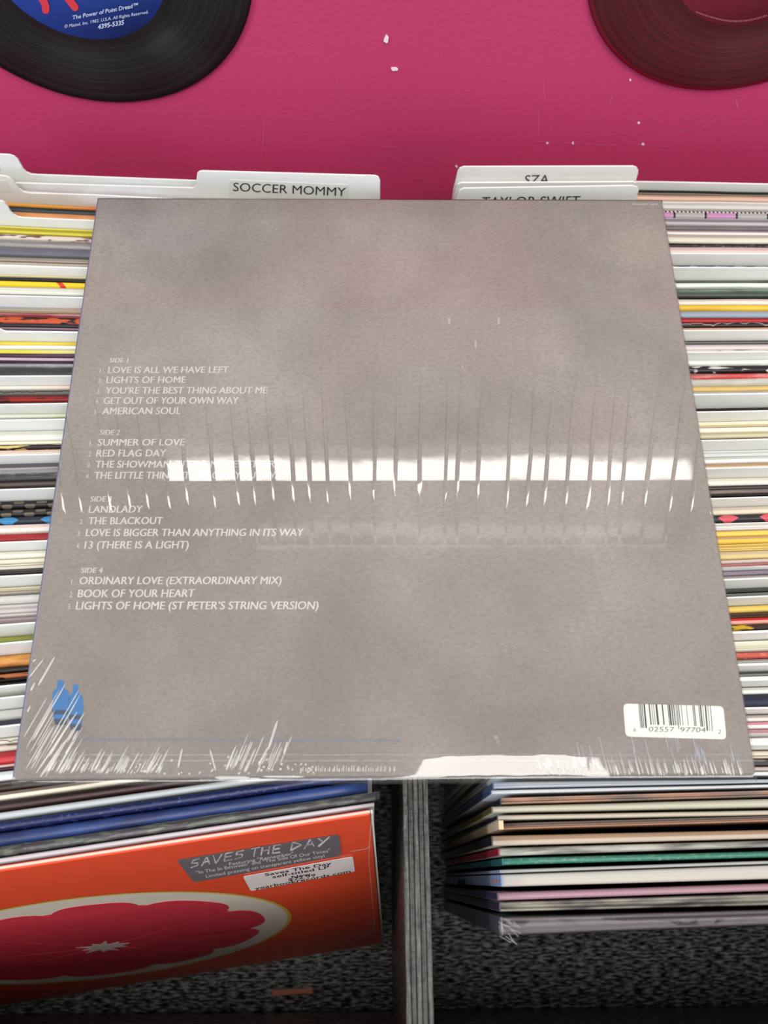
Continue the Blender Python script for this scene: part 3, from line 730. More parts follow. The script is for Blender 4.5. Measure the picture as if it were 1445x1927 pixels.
leaning(1508, 1453, 1525, 1468, 700, ZF, sleeve_mat((58, 34, 34), (40, 24, 24), 'half', 4), 'dark maroon record sleeve behind the white one at the front left', 'flat', 0.0545, 402)
leaning(1527.5, 1471, 1542, 1484, 700, ZF, sleeve_mat((190, 196, 198), (172, 180, 184), 'plain', 5), 'white record sleeve between the dark maroon and navy ones', 'round', 0.0560, 403)
o, X1, fa, ne = leaning(1545, 1487, 1564, 1506, 690, ZF, sleeve_mat((24, 34, 80), (64, 80, 140), 'specks', 6), 'navy blue speckled record sleeve, first behind the royal blue one', 'round', 0.0580, 404)
o, X1, fa, ne = leaning(1566, 1508, 1592, 1533, 692, ZF, sleeve_mat((46, 72, 132), (34, 46, 90), 'cloud', 7), 'royal blue record sleeve in loose plastic at the front left', 'round', 0.0600, 405)
o, X1, fa, ne = leaning(1594, 1535, 1612, 1552, 706, ZF, sleeve_mat((44, 36, 44), (84, 92, 76), 'marks', 8), 'dark patterned record in crumpled shrink film behind the orange citrus one', 'flat', 0.0620, 406)
plastic(o, XL0, X1 + 0.001, fa, ne, ZF, 62, h=0.004)
leaning(1614, 1554, 1624.5, 1563.5, 704, ZF + 0.0004, sleeve_mat((200, 190, 194), (180, 170, 176), 'plain', 9), 'white record sleeve directly behind the orange citrus record', 'round', 0.0632, 407)

# ---- the orange record with a citrus slice: builds on a leaning plane
gr = empty('record_sleeve', (-0.155, -0.01, 0.0))
tag(gr, 'orange record sleeve with a halved citrus fruit, frontmost and leaning back', 'record', 'leaning records at the front of the left row')
zt = ZF
TR = atz(697, 1533, zt); TL = atz(0, 1639.5, zt); BR = atz(718, 1776, 0.0008)
e1 = Vector((TR.x - TL.x, TR.y - TL.y, 0)).normalized()
gn = e1.cross(BR - TR).normalized()
if gn.y > 0: gn = -gn
e2 = gn.cross(e1).normalized();  e2 = -e2 if e2.z > 0 else e2       # down the cover
TL = TR - e1 * 0.313
hgt = (BR - TR).dot(e2)
Hc = hgt
ORANGE = plain('orange_print', (222, 78, 48), 0.32, 0.45)
th = 0.0026
c = [TL, TR, TR + e2 * Hc, TL + e2 * Hc]
v = c + [p - gn * th for p in c]
f = [(0, 1, 2, 3), (7, 6, 5, 4), (0, 4, 5, 1), (1, 5, 6, 2), (2, 6, 7, 3), (3, 7, 4, 0)]
bevel(link('jacket', v, f, ORANGE, gr), 0.0009, 3)
pe = TL + gn * 0.0
# pale worn upper edge and right-hand board edge
c2 = [TL - gn * 0.0008 + e2 * -0.0003, TR - gn * 0.0008 - e2 * 0.0003, TR - gn * 0.0018 - e2 * 0.0003, TL - gn * 0.0018 - e2 * 0.0003]
v = c2 + [p + e2 * 0.0008 for p in c2]
tag(link('inner_sleeve_edge', v, f, plain('inner_paper', (232, 196, 180), 0.6), gr), 'pale paper edge showing in the sleeve mouth')
q0 = TR + e1 * 0.0003 - gn * 0.0005; q1 = TR + e1 * 0.0003 - gn * 0.0021
c3 = [q0, q1, q1 + e2 * Hc * 0.995, q0 + e2 * Hc * 0.995]; v = c3 + [p + e1 * 0.0009 for p in c3]
tag(link('spine', v, f, plain('spine_card', (206, 202, 194), 0.5), gr), 'pale spine edge')
P0 = TR + gn * 0.00015
pg = lambda x, y, e=0.0: onplane(x, y, P0 + gn * e, gn)
ctr = pg(196, 1781)
c2 = ctr + e1 * 0.001 - e2 * 0.009
def disc_pts(R, n, e, wob=0.0): return [c2 + gn * e + (e1 * math.cos(a) + e2 * math.sin(a)) * R * (1 + wob * math.sin(a * 7 + 1)) for a in [2 * math.pi * k / n for k in range(n)]]
Rr = 0.1085
print('citrus radius by right', Rr, 'by top', (pg(360, 1676) - ctr).length, 'by bottom', (pg(60, 1849) - ctr).length, 'cover height', Hc, 'centre dx', (ctr - TR).dot(e1), (ctr - TR).dot(e2))
def ring(R0, R1, n, e, wob=0.0):
    a, b = disc_pts(R0, n, e, wob), disc_pts(R1, n, e, wob); return a + b, [(i, (i + 1) % n, n + (i + 1) % n, n + i) for i in range(n)]
link('rind', *ring(Rr * 0.975, Rr, 72, 0.0001), plain('rind_print', (206, 170, 72), 0.35), gr)
link('pith', disc_pts(Rr * 0.98, 72, 0.00012), [tuple(range(72))], plain('pith_print', (212, 204, 190), 0.35), gr)
def pulp_mat():
    t = NT('pulp_print'); co = t.n('TexCoord').outputs['Object']
    n = t.noise(55, 5, co, rough=0.7); n2 = t.noise(300, 3, co)
    col = t.mix(n, lin((214, 66, 80)), lin((180, 40, 60))); col = t.mix(t.ramp(n2, [(0.66, (0, 0, 0, 1)), (0.74, (0.5, 0.5, 0.5, 1))]), col, lin((222, 120, 120)))
    t.bsdf(col, 0.32, 0.4); return t.m
PULP = pulp_mat(); NSEG = 10
link('pulp', disc_pts(Rr * 0.77, 64, 0.0002), [tuple(range(64))], PULP, gr)
for k in range(NSEG):
    a0 = 2 * math.pi * k / NSEG + 0.22 + 0.05 * math.sin(k * 2.1); a1 = 2 * math.pi * (k + 1) / NSEG + 0.22 + 0.05 * math.sin((k + 1) * 2.1)
    pts = []; m = 12; am = (a0 + a1) / 2
    pts.append((0.012 * Rr, am))
    for j in range(m + 1):
        u = j / m; a = a0 + (a1 - a0) * (0.0005 + 0.999 * u); bulge = 1 - abs(2 * u - 1) ** 4
        pts.append((Rr * (0.76 + 0.10 * bulge), a))
    poly = [ctr + (c2 - ctr) * (r / Rr) + gn * 0.00032 + (e1 * math.cos(a) + e2 * math.sin(a)) * r for r, a in pts]
    link('segment', *prism(poly, gn, 0.00015), PULP, gr)
star = []
for k in range(20):
    a = 2 * math.pi * k / 20; r = Rr * ((0.135, 0.07)[k % 2] + 0.02 * math.sin(k * 1.7)); star.append(ctr + gn * 0.0004 + (e1 * math.cos(a) + e2 * math.sin(a)) * r)
link('core', *prism(star, gn, 0.0001), plain('core_print', (218, 208, 196), 0.35), gr)
# stickers
def rpoly(q, r, proj, n=4):
    """rounded quadrilateral; q = four pixel corners clockwise, r = share of the edge used for the corner"""
    out = []
    for i in range(4):
        p = Vector(q[i]); a = Vector(q[i - 1]); b = Vector(q[(i + 1) % 4])
        ra = p + (a - p).normalized() * r; rb = p + (b - p).normalized() * r
        for k in range(n + 1):
            t = k / n; s = ra * (1 - t) ** 2 + p * 2 * t * (1 - t) + rb * t * t; out.append(proj(s.x, s.y))
    return out
st = link('hype_sticker', *prism(rpoly([(332, 1619), (638, 1571), (643, 1610), (365, 1661)], 7, lambda x, y: pg(x, y, 0.0003)), gn, 0.00015), plain('grey_sticker', (104, 98, 102), 0.35), gr)
tag(st, 'dark grey sticker with white hand lettering')
WINK = plain('pale_ink', (206, 202, 202), 0.5)
psk = lambda x, y: pg(x, y, 0.0004)
acc = ([], [])
# hand-scratched capitals, strokes in a unit cell
LET = {'S': [(.9, .95, .2, .85), (.2, .85, .1, .6), (.1, .6, .85, .45), (.85, .45, .8, .1), (.8, .1, .05, .0)], 'A': [(.05, 0, .5, 1), (.5, 1, .95, .05), (.2, .4, .85, .45)], 'V': [(.0, 1, .45, 0), (.45, 0, 1, 1)],
       'E': [(.15, 1, .1, 0), (.1, .95, .95, 1), (.1, .5, .85, .55), (.1, .02, 1, .05)], 'T': [(0, .95, 1, 1), (.5, 1, .45, 0)], 'H': [(.1, 1, .05, 0), (.9, 1, .85, 0), (.05, .5, .9, .5)], 'D': [(.1, 1, .05, 0), (.1, 1, .95, .55), (.95, .55, .05, 0)],
       'Y': [(.0, 1, .5, .5), (1, 1, .1, 0)]}
def scratch(word, x0, x1, yb0, yb1, cap, proj, acc):
    n = len(word); rq = random.Random(5)
    for i, ch in enumerate(word):
        if ch not in LET: continue
        for s in LET[ch]:
            for rep in range(2):
                j = lambda: rq.uniform(-0.05, 0.05)
                def P(a, b):
                    t = (i + 0.1 + 0.8 * a) / n; return (x0 + (x1 - x0) * t - cap * 0.15 * (1 - b), yb0 + (yb1 - yb0) * t - cap * b)
                bar_px(P(s[0] + j(), s[1] + j()), P(s[2] + j(), s[3] + j()), 1.7, proj, acc)
scratch('SAVES', 358, 462, 1634, 1614, 15.5, psk, acc); scratch('THE', 470, 532, 1613, 1604, 15.5, psk, acc); scratch('DAY', 546, 622, 1601, 1590, 15.5, psk, acc)
link('hand_lettering', *acc, WINK, st)
acc = ([], [])
text_px('Featuring "Remember",', (432, 1629), (556, 1608), (-1.5, -5.5), psk, acc)
text_px('"In The In Between" and "The Side Of Our Times"', (370, 1645), (622, 1603), (-1.5, -5.5), psk, acc)
text_px('Limited pressing on transparent yellow vinyl', (388, 1652), (611, 1613), (-1.5, -5.5), psk, acc)
link('lettering', *acc, WINK, st)
st = link('price_label', *prism(rpoly([(457, 1650), (664, 1612), (668, 1640), (472, 1677)], 3, lambda x, y: pg(x, y, 0.0004)), gn, 0.0002), plain('price_paper', (214, 204, 204), 0.6), gr)
tag(st, 'small pale price label with five typed lines')
psl = lambda x, y: pg(x, y, 0.0005)
acc = ([], [])
for s, p0, p1 in (('Saves The Day', (499, 1649), (624, 1627)), ('self-titled LP', (513, 1653), (620, 1634)), ('New', (549, 1653.5), (585, 1647)), ('$22.99', (543, 1658.5), (594, 1649)), ('yearbookrecords.com', (480, 1675), (660, 1642))):
    text_px(s, p0, p1, (-1.2, -4.8), psl, acc, bold=0.012)
link('lettering', *acc, INK, st)
# shrink film edge crease on the cover
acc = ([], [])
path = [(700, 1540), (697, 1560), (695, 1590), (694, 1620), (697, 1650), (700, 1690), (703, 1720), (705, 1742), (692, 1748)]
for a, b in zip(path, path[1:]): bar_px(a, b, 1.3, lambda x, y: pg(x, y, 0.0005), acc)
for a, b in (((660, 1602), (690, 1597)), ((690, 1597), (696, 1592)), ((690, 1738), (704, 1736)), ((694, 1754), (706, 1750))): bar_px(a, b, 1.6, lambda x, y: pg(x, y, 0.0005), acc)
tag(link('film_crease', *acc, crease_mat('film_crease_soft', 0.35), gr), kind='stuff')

# ------------------------------------------------------------------ front of the right row: upright stack
STL = 0.0075                                    # the stack's feet stand a little farther back than its tops
def stacked(yl, yr, ylb, yrb, xl, mat, lab, spine, prof='round', z=0.310, seed=0, X1=0.3716, mouth=None):
    """top edge from pixel column XL to 1445; spine = colour of its narrow left face"""
    X0 = atz(xl, (yl + ylb) / 2, z).x
    far = [xy_on((xl, yl), (1445, yr), z, X) for X in (X0, X1)]; near = [xy_on((xl, ylb), (1445, yrb), z, X) for X in (X0, X1)]
    o = sleeve(X0, X1, far, near, z, mat, prof, -STL, seed=seed, wav=1.6)
    tag(o, lab, 'record', 'upright records at the front of the right row')
    sp = lambda y, zz: Vector((X0 - 0.0004, y, zz)); g = 0.0003
    v, f = boxv(X0 - 0.0005, X0 - 0.00005, near[0] + g, far[0] - g, 0.002, z - 0.002)
    if isinstance(spine, tuple): spine = plain('spine_' + '_'.join(map(str, spine)), spine, 0.3, 0.5)
    v = [(a, b + (STL if c < 0.01 else 0), c) for a, b, c in v]
    s = link('spine', v, f, spine, o); return o, X0, far, near, s
o, X0, fa, ne, s = stacked(1471, 1466, 1484, 1473, 930, sleeve_mat((176, 182, 190), (140, 146, 156), 'lines', 1), 'grey record sleeve under the album\'s near edge, farthest of the upright stack', (88, 100, 128), 'flat', seed=501)
o, X0, fa, ne, s = stacked(1486, 1475.5, 1494, 1481.5, 926, sleeve_mat((206, 206, 208), (190, 192, 198), 'plain', 2), 'pale silver record sleeve just behind the tan speckled one', (70, 84, 116), seed=502)
o, X0, fa, ne, s = stacked(1500, 1486, 1513, 1499, 944, sleeve_mat((126, 114, 106), (196, 148, 122), 'cloud', 3), 'tan and grey speckled record sleeve in the upright stack', (30, 32, 42), 'lips', seed=503)
o, X0, fa, ne, s = stacked(1516, 1502, 1529, 1519, 928, sleeve_mat((187, 182, 163), (169, 160, 140), 'plain', 4), 'cream record sleeve behind the one with an open mouth', (104, 88, 44), seed=504)
# gatefold with an open mouth: two boards, dark gap, paper inner
o, X0, fa, ne, s = stacked(1533, 1524, 1543, 1533.5, 938, sleeve_mat((189, 178, 160), (172, 154, 131), 'plain', 5), 'open mouthed record sleeve with a cream back board and tan corner', (28, 30, 44), seed=505)
X0b = X0
f2 = [xy_on((950, 1548), (1445, 1534), 0.3085, X) for X in (X0b + 0.003, 0.3716)]; n2 = [xy_on((950, 1561), (1445, 1546), 0.3085, X) for X in (X0b + 0.003, 0.3716)]
k = sleeve(X0b + 0.0022, 0.3716, f2, n2, 0.3085, sleeve_mat((176, 132, 108), (92, 80, 74), 'half', 6), 'lips', -STL, 506, name='front_board', parent=o)
v, f = boxv(X0b, X0b + 0.002, n2[0], fa[0] - 0.0024, 0.001, 0.3096); v = [(a, b + (STL if c < 0.01 else 0), c) for a, b, c in v]; link('gatefold_spine', v, f, plain('tan_card_edge', (214, 186, 150), 0.6), o)
o, X0, fa, ne, s = stacked(1572, 1561, 1592, 1578, 928, sleeve_mat((180, 163, 145), (156, 127, 101), 'half', 7), 'peach cream record sleeve in front of the open mouthed one', (30, 30, 40), 'flat', seed=507)
o, X0, fa, ne, s = stacked(1595, 1581, 1611, 1594, 941, sleeve_mat((178, 174, 163), (91, 87, 81), 'cloud', 8), 'white and grey mottled record sleeve with a red spine', (150, 34, 54), seed=508)
o, X0, fa, ne, s = stacked(1614, 1601, 1628, 1613.5, 948, sleeve_mat((52, 116, 96), (130, 150, 136), 'specks', 9), 'green topped record sleeve with a teal spine', (40, 96, 100), seed=509)
o, X0, fa, ne, s = stacked(1636, 1619, 1643.5, 1626, 944, sleeve_mat((163, 165, 161), (149, 149, 143), 'plain', 10), 'thin grey white record sleeve behind the thick white box', (150, 164, 190), seed=510)
o, X0, fa, ne, s = stacked(1645, 1627.5, 1669, 1654.5, 947, sleeve_mat((183, 175, 163), (192, 187, 178), 'half', 11), 'thick white boxed record with a pale blue printed spine', (150, 172, 214), 'flat', seed=511)
# print on that spine
sp0 = Vector((X0 - 0.0007, 0, 0)); spn = Vector((-1, 0, 0))
psp = lambda x, y: onplane(x, y, sp0, spn)
acc = ([], [])
for k in range(4): quad_px([(862 + k * 3.4, 1655), (864.2 + k * 3.4, 1655), (864.2 + k * 3.4, 1664), (862 + k * 3.4, 1664)], psp, acc)
link('spine_print', *acc, INK, s)
acc = ([], [])
for k in range(4): quad_px([(923 + k * 4.2, 1655), (925.8 + k * 4.2, 1655), (925.8 + k * 4.2, 1662), (923 + k * 4.2, 1662)], psp, acc)
link('spine_print', *acc, plain('faded_orange_ink', (196, 140, 130), 0.6), s)
o, X0, fa, ne, s = stacked(1679, 1662, 1695, 1677, 939, sleeve_mat((161, 123, 134), (171, 138, 145), 'plain', 12), 'dusty pink record sleeve in front of the white box', (52, 46, 76), seed=512)
o, X0, fa, ne, s = stacked(1697, 1681, 1716, 1704, 943, sleeve_mat((160, 154, 141), (63, 61, 60), 'cloud', 13), 'cream and charcoal record sleeve with a dark violet spine', (48, 40, 60), 'lips', seed=513)
o, X0, fa, ne, s = stacked(1724, 1711, 1762, 1741, 947, sleeve_mat((70, 56, 58), (44, 32, 38), 'lines', 14), 'thick dark maroon record in loose film, frontmost of the upright stack', (84, 76, 92), 'lips', seed=514)
plastic(o, X0 - 0.001, 0.3716, fa, ne, 0.310, 71, h=0.003)
acc = ([], []); rq = random.Random(11)
for k in range(12):
    x = rq.uniform(938, 985); y = rq.uniform(1728, 1762); bar_px((x, y), (x + rq.uniform(4, 22), y + rq.uniform(2, 18)), rq.uniform(0.7, 1.6), lambda a, b: atz(a, b, 0.3128), acc)
tag(link('film_crease', *acc, crease_mat('film_crease_faint', 0.2), o), kind='stuff')

# ------------------------------------------------------------------ records hung on the wall
def wall_record(name, cx, cz, mat, rim_mat, lab, label_mat):
    r = 0.0874; root = empty(name, (cx, YW - 0.0006, cz))
    root.rotation_euler = (math.radians(90), 0, 0); root['o_at'] = (0, 0, 0)
    def lathe(nm, prof, m, n=128):
        vs = []; fs = []
        for i in range(n):
            a = 2 * math.pi * i / n
            for (q, z) in prof: vs.append((q * math.cos(a), q * math.sin(a), z))
        k = len(prof)
        for i in range(n):
            for j in range(k - 1): fs.append((i * k + j, ((i + 1) % n) * k + j, ((i + 1) % n) * k + j + 1, i * k + j + 1))
        return link(nm, vs, fs, m, root, origin=(0, 0, 0), smooth=True)
    d = lathe('disc', [(0.0036, 0.0), (0.0865, 0.0), (0.0865, 0.0014), (0.0850, 0.0017), (0.0562, 0.0015), (0.0556, 0.0012), (0.0470, 0.0012), (0.0452, 0.0018), (0.0036, 0.0018), (0.0036, 0.0)], mat)
    lathe('rim', [(0.0866, 0.0), (r, 0.0003), (r + 0.0003, 0.0008), (r, 0.0014), (0.0866, 0.0018), (0.0850, 0.0018)], rim_mat)
    lathe('centre_label', [(0.0037, 0.00185), (0.0446, 0.00185), (0.0446, 0.0019), (0.0037, 0.0021)], label_mat, 96)
    tag(root, lab, 'record'); return root
# circle centres fitted to the photo on the plane of the wall
rl = wall_record('vinyl_record', -0.1455, 0.4131, vinyl_mat('black_vinyl', (0.004, 0.004, 0.0045, 1), (0.009, 0.009, 0.010, 1)), plain('black_rim', (16, 16, 18), 0.25), 'black seven inch record with a blue label hung on the magenta wall', plain('blue_label_print', (46, 78, 172), 0.5))
rd = wall_record('vinyl_record', 0.1970, 0.4241, vinyl_mat('dark_red_vinyl', (0.050, 0.003, 0.006, 1), (0.075, 0.005, 0.010, 1)), plain('red_rim', (104, 8, 26), 0.3), 'dark red seven inch record hung on the magenta wall', plain('dusky_red_label_print', (150, 52, 68), 0.45))
YL = YW - 0.0006 - 0.0022
def wall_print(root, acc, mat, nm='lettering'):
    # world points -> the record's own frame (x, y up the wall, z out of the wall)
    c = root.location; vs = [Vector((p.x - c.x, p.z - c.z, c.y - p.y)) for p in acc[0]]
    return link(nm, vs, acc[1], mat, root, origin=(0, 0, 0))
pwl = lambda x, y: onplane(x, y, Vector((0, YL, 0)), Vector((0, 1, 0)))
acc = ([], [])
text_px('The Power of Point Dread\u2122', (136, 37), (259, 13), (0.5, -7.5), pwl, acc, bold=0.012)
text_px('\u00a9 Mattel, Inc. 1982. U.S.A. All Rights Reserved.', (121, 53), (279, 25), (0.5, -6), pwl, acc)
text_px('4395-5335', (184, 55), (233, 46), (0.6, -8.5), pwl, acc, bold=0.02)
text_px('\u2022', (155, 1), (162, 0), (0.6, -9), pwl, acc); text_px('\u2022', (232, 1), (240, 0), (0.6, -9), pwl, acc)
wall_print(rl, acc, plain('white_label_ink', (196, 208, 234), 0.6))
acc = ([], [])
for path in ([(66, -30), (74, -10), (82, 2), (86, 12), (86, 19)], [(112, -30), (126, -6), (134, 5), (141, 14)]):
    lft, rgt = [], []
    for k, (x, y) in enumerate(path):
        p, q = path[max(k - 1, 0)], path[min(k + 1, len(path) - 1)]; dx, dy = q[0] - p[0], q[1] - p[1]; L = math.hypot(dx, dy)
        lft.append((x - dy / L * 7, y + dx / L * 7)); rgt.append((x + dy / L * 7, y - dx / L * 7))
    x, y = path[-1]; a0 = math.degrees(math.atan2(rgt[-1][1] - y, rgt[-1][0] - x))
    quad_px(lft + list(reversed(arc(x, y, 7, a0, a0 + 180, 8)))[1:-1] + rgt[::-1], pwl, acc)
tag(wall_print(rl, acc, plain('red_label_ink', (206, 56, 66), 0.5), 'red_lettering'), 'rounded red letter strokes at the top of the label')
acc = ([], [])
for k in range(40):
    t = k / 40; x = 1310 + 135 * t; y = 22 + 17 * math.sin(math.pi * min(1, t * 0.9)) ; bar_px((x, y - 1), (x + 1.6, y + 2.6), 1.4, pwl, acc)
tag(wall_print(rd, acc, plain('faded_pink_ink', (176, 100, 108), 0.6), 'lettering'), 'faint pink print round the label edge')

# ------------------------------------------------------------------ the grey album lying on top
ZA = 0.3250
al = empty('album', (0.0075, 0.205, 0.3205))
tag(al, 'grey shrink wrapped album lying face down with its song list', 'album')
XA0, XA1, YA0, YA1 = -0.1498, 0.1650, 0.0500, 0.3625
v, f = boxv(XA0, XA1, YA0, YA1, 0.3205, ZA)
jk = bevel(link('jacket', v, f, album_mat(), al, origin=(0.0075, 0.205, 0.3205)), 0.0014, 3)
v, f = boxv(XA0 - 0.0006, XA0 + 0.0004, YA0 + 0.001, YA1 - 0.001, 0.3208, ZA - 0.0005)
tag(bevel(link('spine', v, f, plain('spine_lavender', (152, 154, 176), 0.35), al), 0.0004), 'pale blue grey spine')
PR = lambda x, y: atz(x, y, ZA + 0.00012)
LINK_ = plain('light_grey_ink', (206, 202, 194), 0.5)
SIDES = [
 ('SIDE 1', (205.8, 682), (240, 682), 8.4, [('LOVE IS ALL WE HAVE LEFT', 202.8, 428.8, 702, 11.8), ('LIGHTS OF HOME', 199.8, 348.5, 721, 12), ('YOU\u2019RE THE BEST THING ABOUT ME', 197.9, 501.7, 741, 12.4), ('GET OUT OF YOUR OWN WAY', 194.5, 447.5, 760.3, 12.6), ('AMERICAN SOUL', 192, 339, 779.8, 12.8)]),
 ('SIDE 2', (187, 818), (225, 818), 8.8, [('SUMMER OF LOVE', 183.7, 346.6, 838.8, 12.8), ('RED FLAG DAY', 181, 311.5, 859.4, 12.8), ('THE SHOWMAN (LITTLE MORE BETTER)', 179, 521.5, 880, 12.8), ('THE LITTLE THINGS THAT GIVE YOU AWAY', 176.6, 540, 901, 13)]),
 ('SIDE 3', (169.5, 943.6), (209, 943.6), 9.2, [('LANDLADY', 166.5, 267, 965, 13), ('THE BLACKOUT', 165.4, 304.8, 986.8, 13.2), ('LOVE IS BIGGER THAN ANYTHING IN ITS WAY', 161, 569.7, 1009, 13.6), ('13 (THERE IS A LIGHT)', 158.7, 354, 1032.4, 13.8)]),
 ('SIDE 4', (152, 1078), (192, 1078), 9.6, [('ORDINARY LOVE (EXTRAORDINARY MIX)', 149, 528.6, 1099.6, 14), ('BOOK OF YOUR HEART', 146, 364.6, 1124, 14.4), ('LIGHTS OF HOME (ST PETER\u2019S STRING VERSION)', 142.6, 598, 1147, 14.8)])]
for hd, p0, p1, ch, lines in SIDES:
    acc = ([], []); text2_px(hd, p0, p1, (2.0, -ch), ZA + 0.00012, acc)
    for k, (s, x0, x1, yb, c) in enumerate(lines):
        text2_px(s, (x0, yb), (x1, yb - 0.6), (c * 0.16, -c), ZA + 0.00012, acc)
        text_px(f'{k + 1}.', (x0 - 15.5, yb - 0.5), (x0 - 8.5, yb - 0.5), (1.2, -c * 0.66), PR, acc)
    link('song_list', *acc, LINK_, al)
acc = ([], []); rq = random.Random(2)
x = 1189
while x < 1238:
    wd = rq.uniform(2, 5); bar_px((x, 384 + rq.uniform(-.4, .4)), (x + wd, 384.5), 2.6, PR, acc); x += wd + (1.2 if not 1211 < x < 1215 else 4)
link('catalogue_line', *acc, plain('pale_print', (196, 188, 184), 0.5), al)
acc = ([], []); x = 142
while x < 750:
    wd = rq.uniform(2, 9); bar_px((x, 1392.5 + (x - 400) * 0.002), (x + wd, 1392.5 + (x - 400) * 0.002), rq.uniform(3, 6), PR, acc); x += wd + rq.uniform(0.8, 3)
tag(link('credit_line', *acc, plain('faint_blue_print', (116, 122, 136), 0.5), al), 'faint blue line of tiny print')
# two plain blue figures as a stand-in for the small printed motif
BLU = plain('blue_print', (50, 116, 172), 0.5); DBL = plain('dark_blue_print', (52, 72, 92), 0.5)
def figure(cx, y0, y1, wd):
    h = y1 - y0; root = None
    pts = arc(cx, y0 + h * 0.09, wd * 0.20, 150, 390, 8)
    body = [(cx + wd * 0.20, y0 + h * 0.20), (cx + wd * 0.42, y0 + h * 0.26), (cx + wd * 0.5, y0 + h * 0.50), (cx + wd * 0.46, y0 + h * 0.66), (cx - wd * 0.46, y0 + h * 0.66), (cx - wd * 0.5, y0 + h * 0.50), (cx - wd * 0.42, y0 + h * 0.26), (cx - wd * 0.20, y0 + h * 0.20)]
    acc = ([], []); quad_px(pts + body, PR, acc)
    quad_px([(cx - wd * 0.42, y0 + h * 0.755), (cx + wd * 0.42, y0 + h * 0.755), (cx + wd * 0.38, y0 + h * 0.85), (cx - wd * 0.38, y0 + h * 0.85)], PR, acc)
    a = link('blue_figure', *acc, BLU, al)
    acc = ([], []); quad_px([(cx - wd * 0.46, y0 + h * 0.66), (cx + wd * 0.46, y0 + h * 0.66), (cx + wd * 0.42, y0 + h * 0.755), (cx - wd * 0.42, y0 + h * 0.755)], PR, acc)
    quad_px([(cx - wd * 0.38, y0 + h * 0.85), (cx + wd * 0.38, y0 + h * 0.85), (cx + wd * 0.30, y0 + h * 0.97), (cx, y0 + h), (cx - wd * 0.30, y0 + h * 0.97)], PR, acc)
    link('dark_band', *acc, DBL, a)
figure(114, 1278, 1366, 34); figure(142.5, 1285, 1376, 30)
# barcode
pb = lambda x, y: atz(x, y, ZA + 0.00025)
bl = link('barcode_label', *prism(rpoly([(1172.5, 1324), (1361, 1329), (1367, 1391.5), (1177, 1386)], 9, lambda x, y: atz(x, y, ZA + 0.0002)), Vector((0, 0, 1)), 0.00015), plain('barcode_paper', (228, 228, 220), 0.45), al)
bars = [(275, 9, 360), (293, 12, 360), (313, 10, 360), (341, 20, 360), (402, 15, 318), (432, 7, 318), (455, 7, 318), (491, 24, 318), (563, 16, 318), (632, 10, 320), (652, 20, 320), (680, 14, 320), (705, 12, 320), (727, 5, 320), (745, 10, 365), (765, 10, 320), (797, 7, 322), (862, 7, 322), (940, 9, 325), (958, 11, 325), (1016, 9, 330), (1036, 16, 330), (1062, 6, 330), (1098, 17, 380), (1128, 6, 380), (1160, 8, 385)]
dk = plain('barcode_ink', (40, 36, 36), 0.5)
cv = lambda x, y: (1160 + x / 6.568, 1315 + y / 6.568)
for (xc, wd, yb) in bars:
    yt = 62 + (xc - 275) * 0.03; acc = ([], [])
    quad_px([cv(xc - wd / 2, yt), cv(xc + wd / 2, yt), cv(xc + wd / 2 + 26, yb + (xc - 275) * 0.02), cv(xc - wd / 2 + 26, yb + (xc - 275) * 0.02)], pb, acc)
    link('bar', *acc, dk, bl)
acc = ([], [])
text_px('6', cv(206, 405), cv(238, 405), (1.0, -7.5), pb, acc); text_px('02557', cv(395, 405), cv(710, 408), (1.0, -9), pb, acc)
text_px('97704', cv(785, 410), cv(1100, 414), (1.0, -9), pb, acc); text_px('2', cv(1255, 432), cv(1290, 432), (1.0, -7.5), pb, acc)
link('digits', *acc, plain('barcode_digit_ink', (96, 92, 90), 0.5), bl)

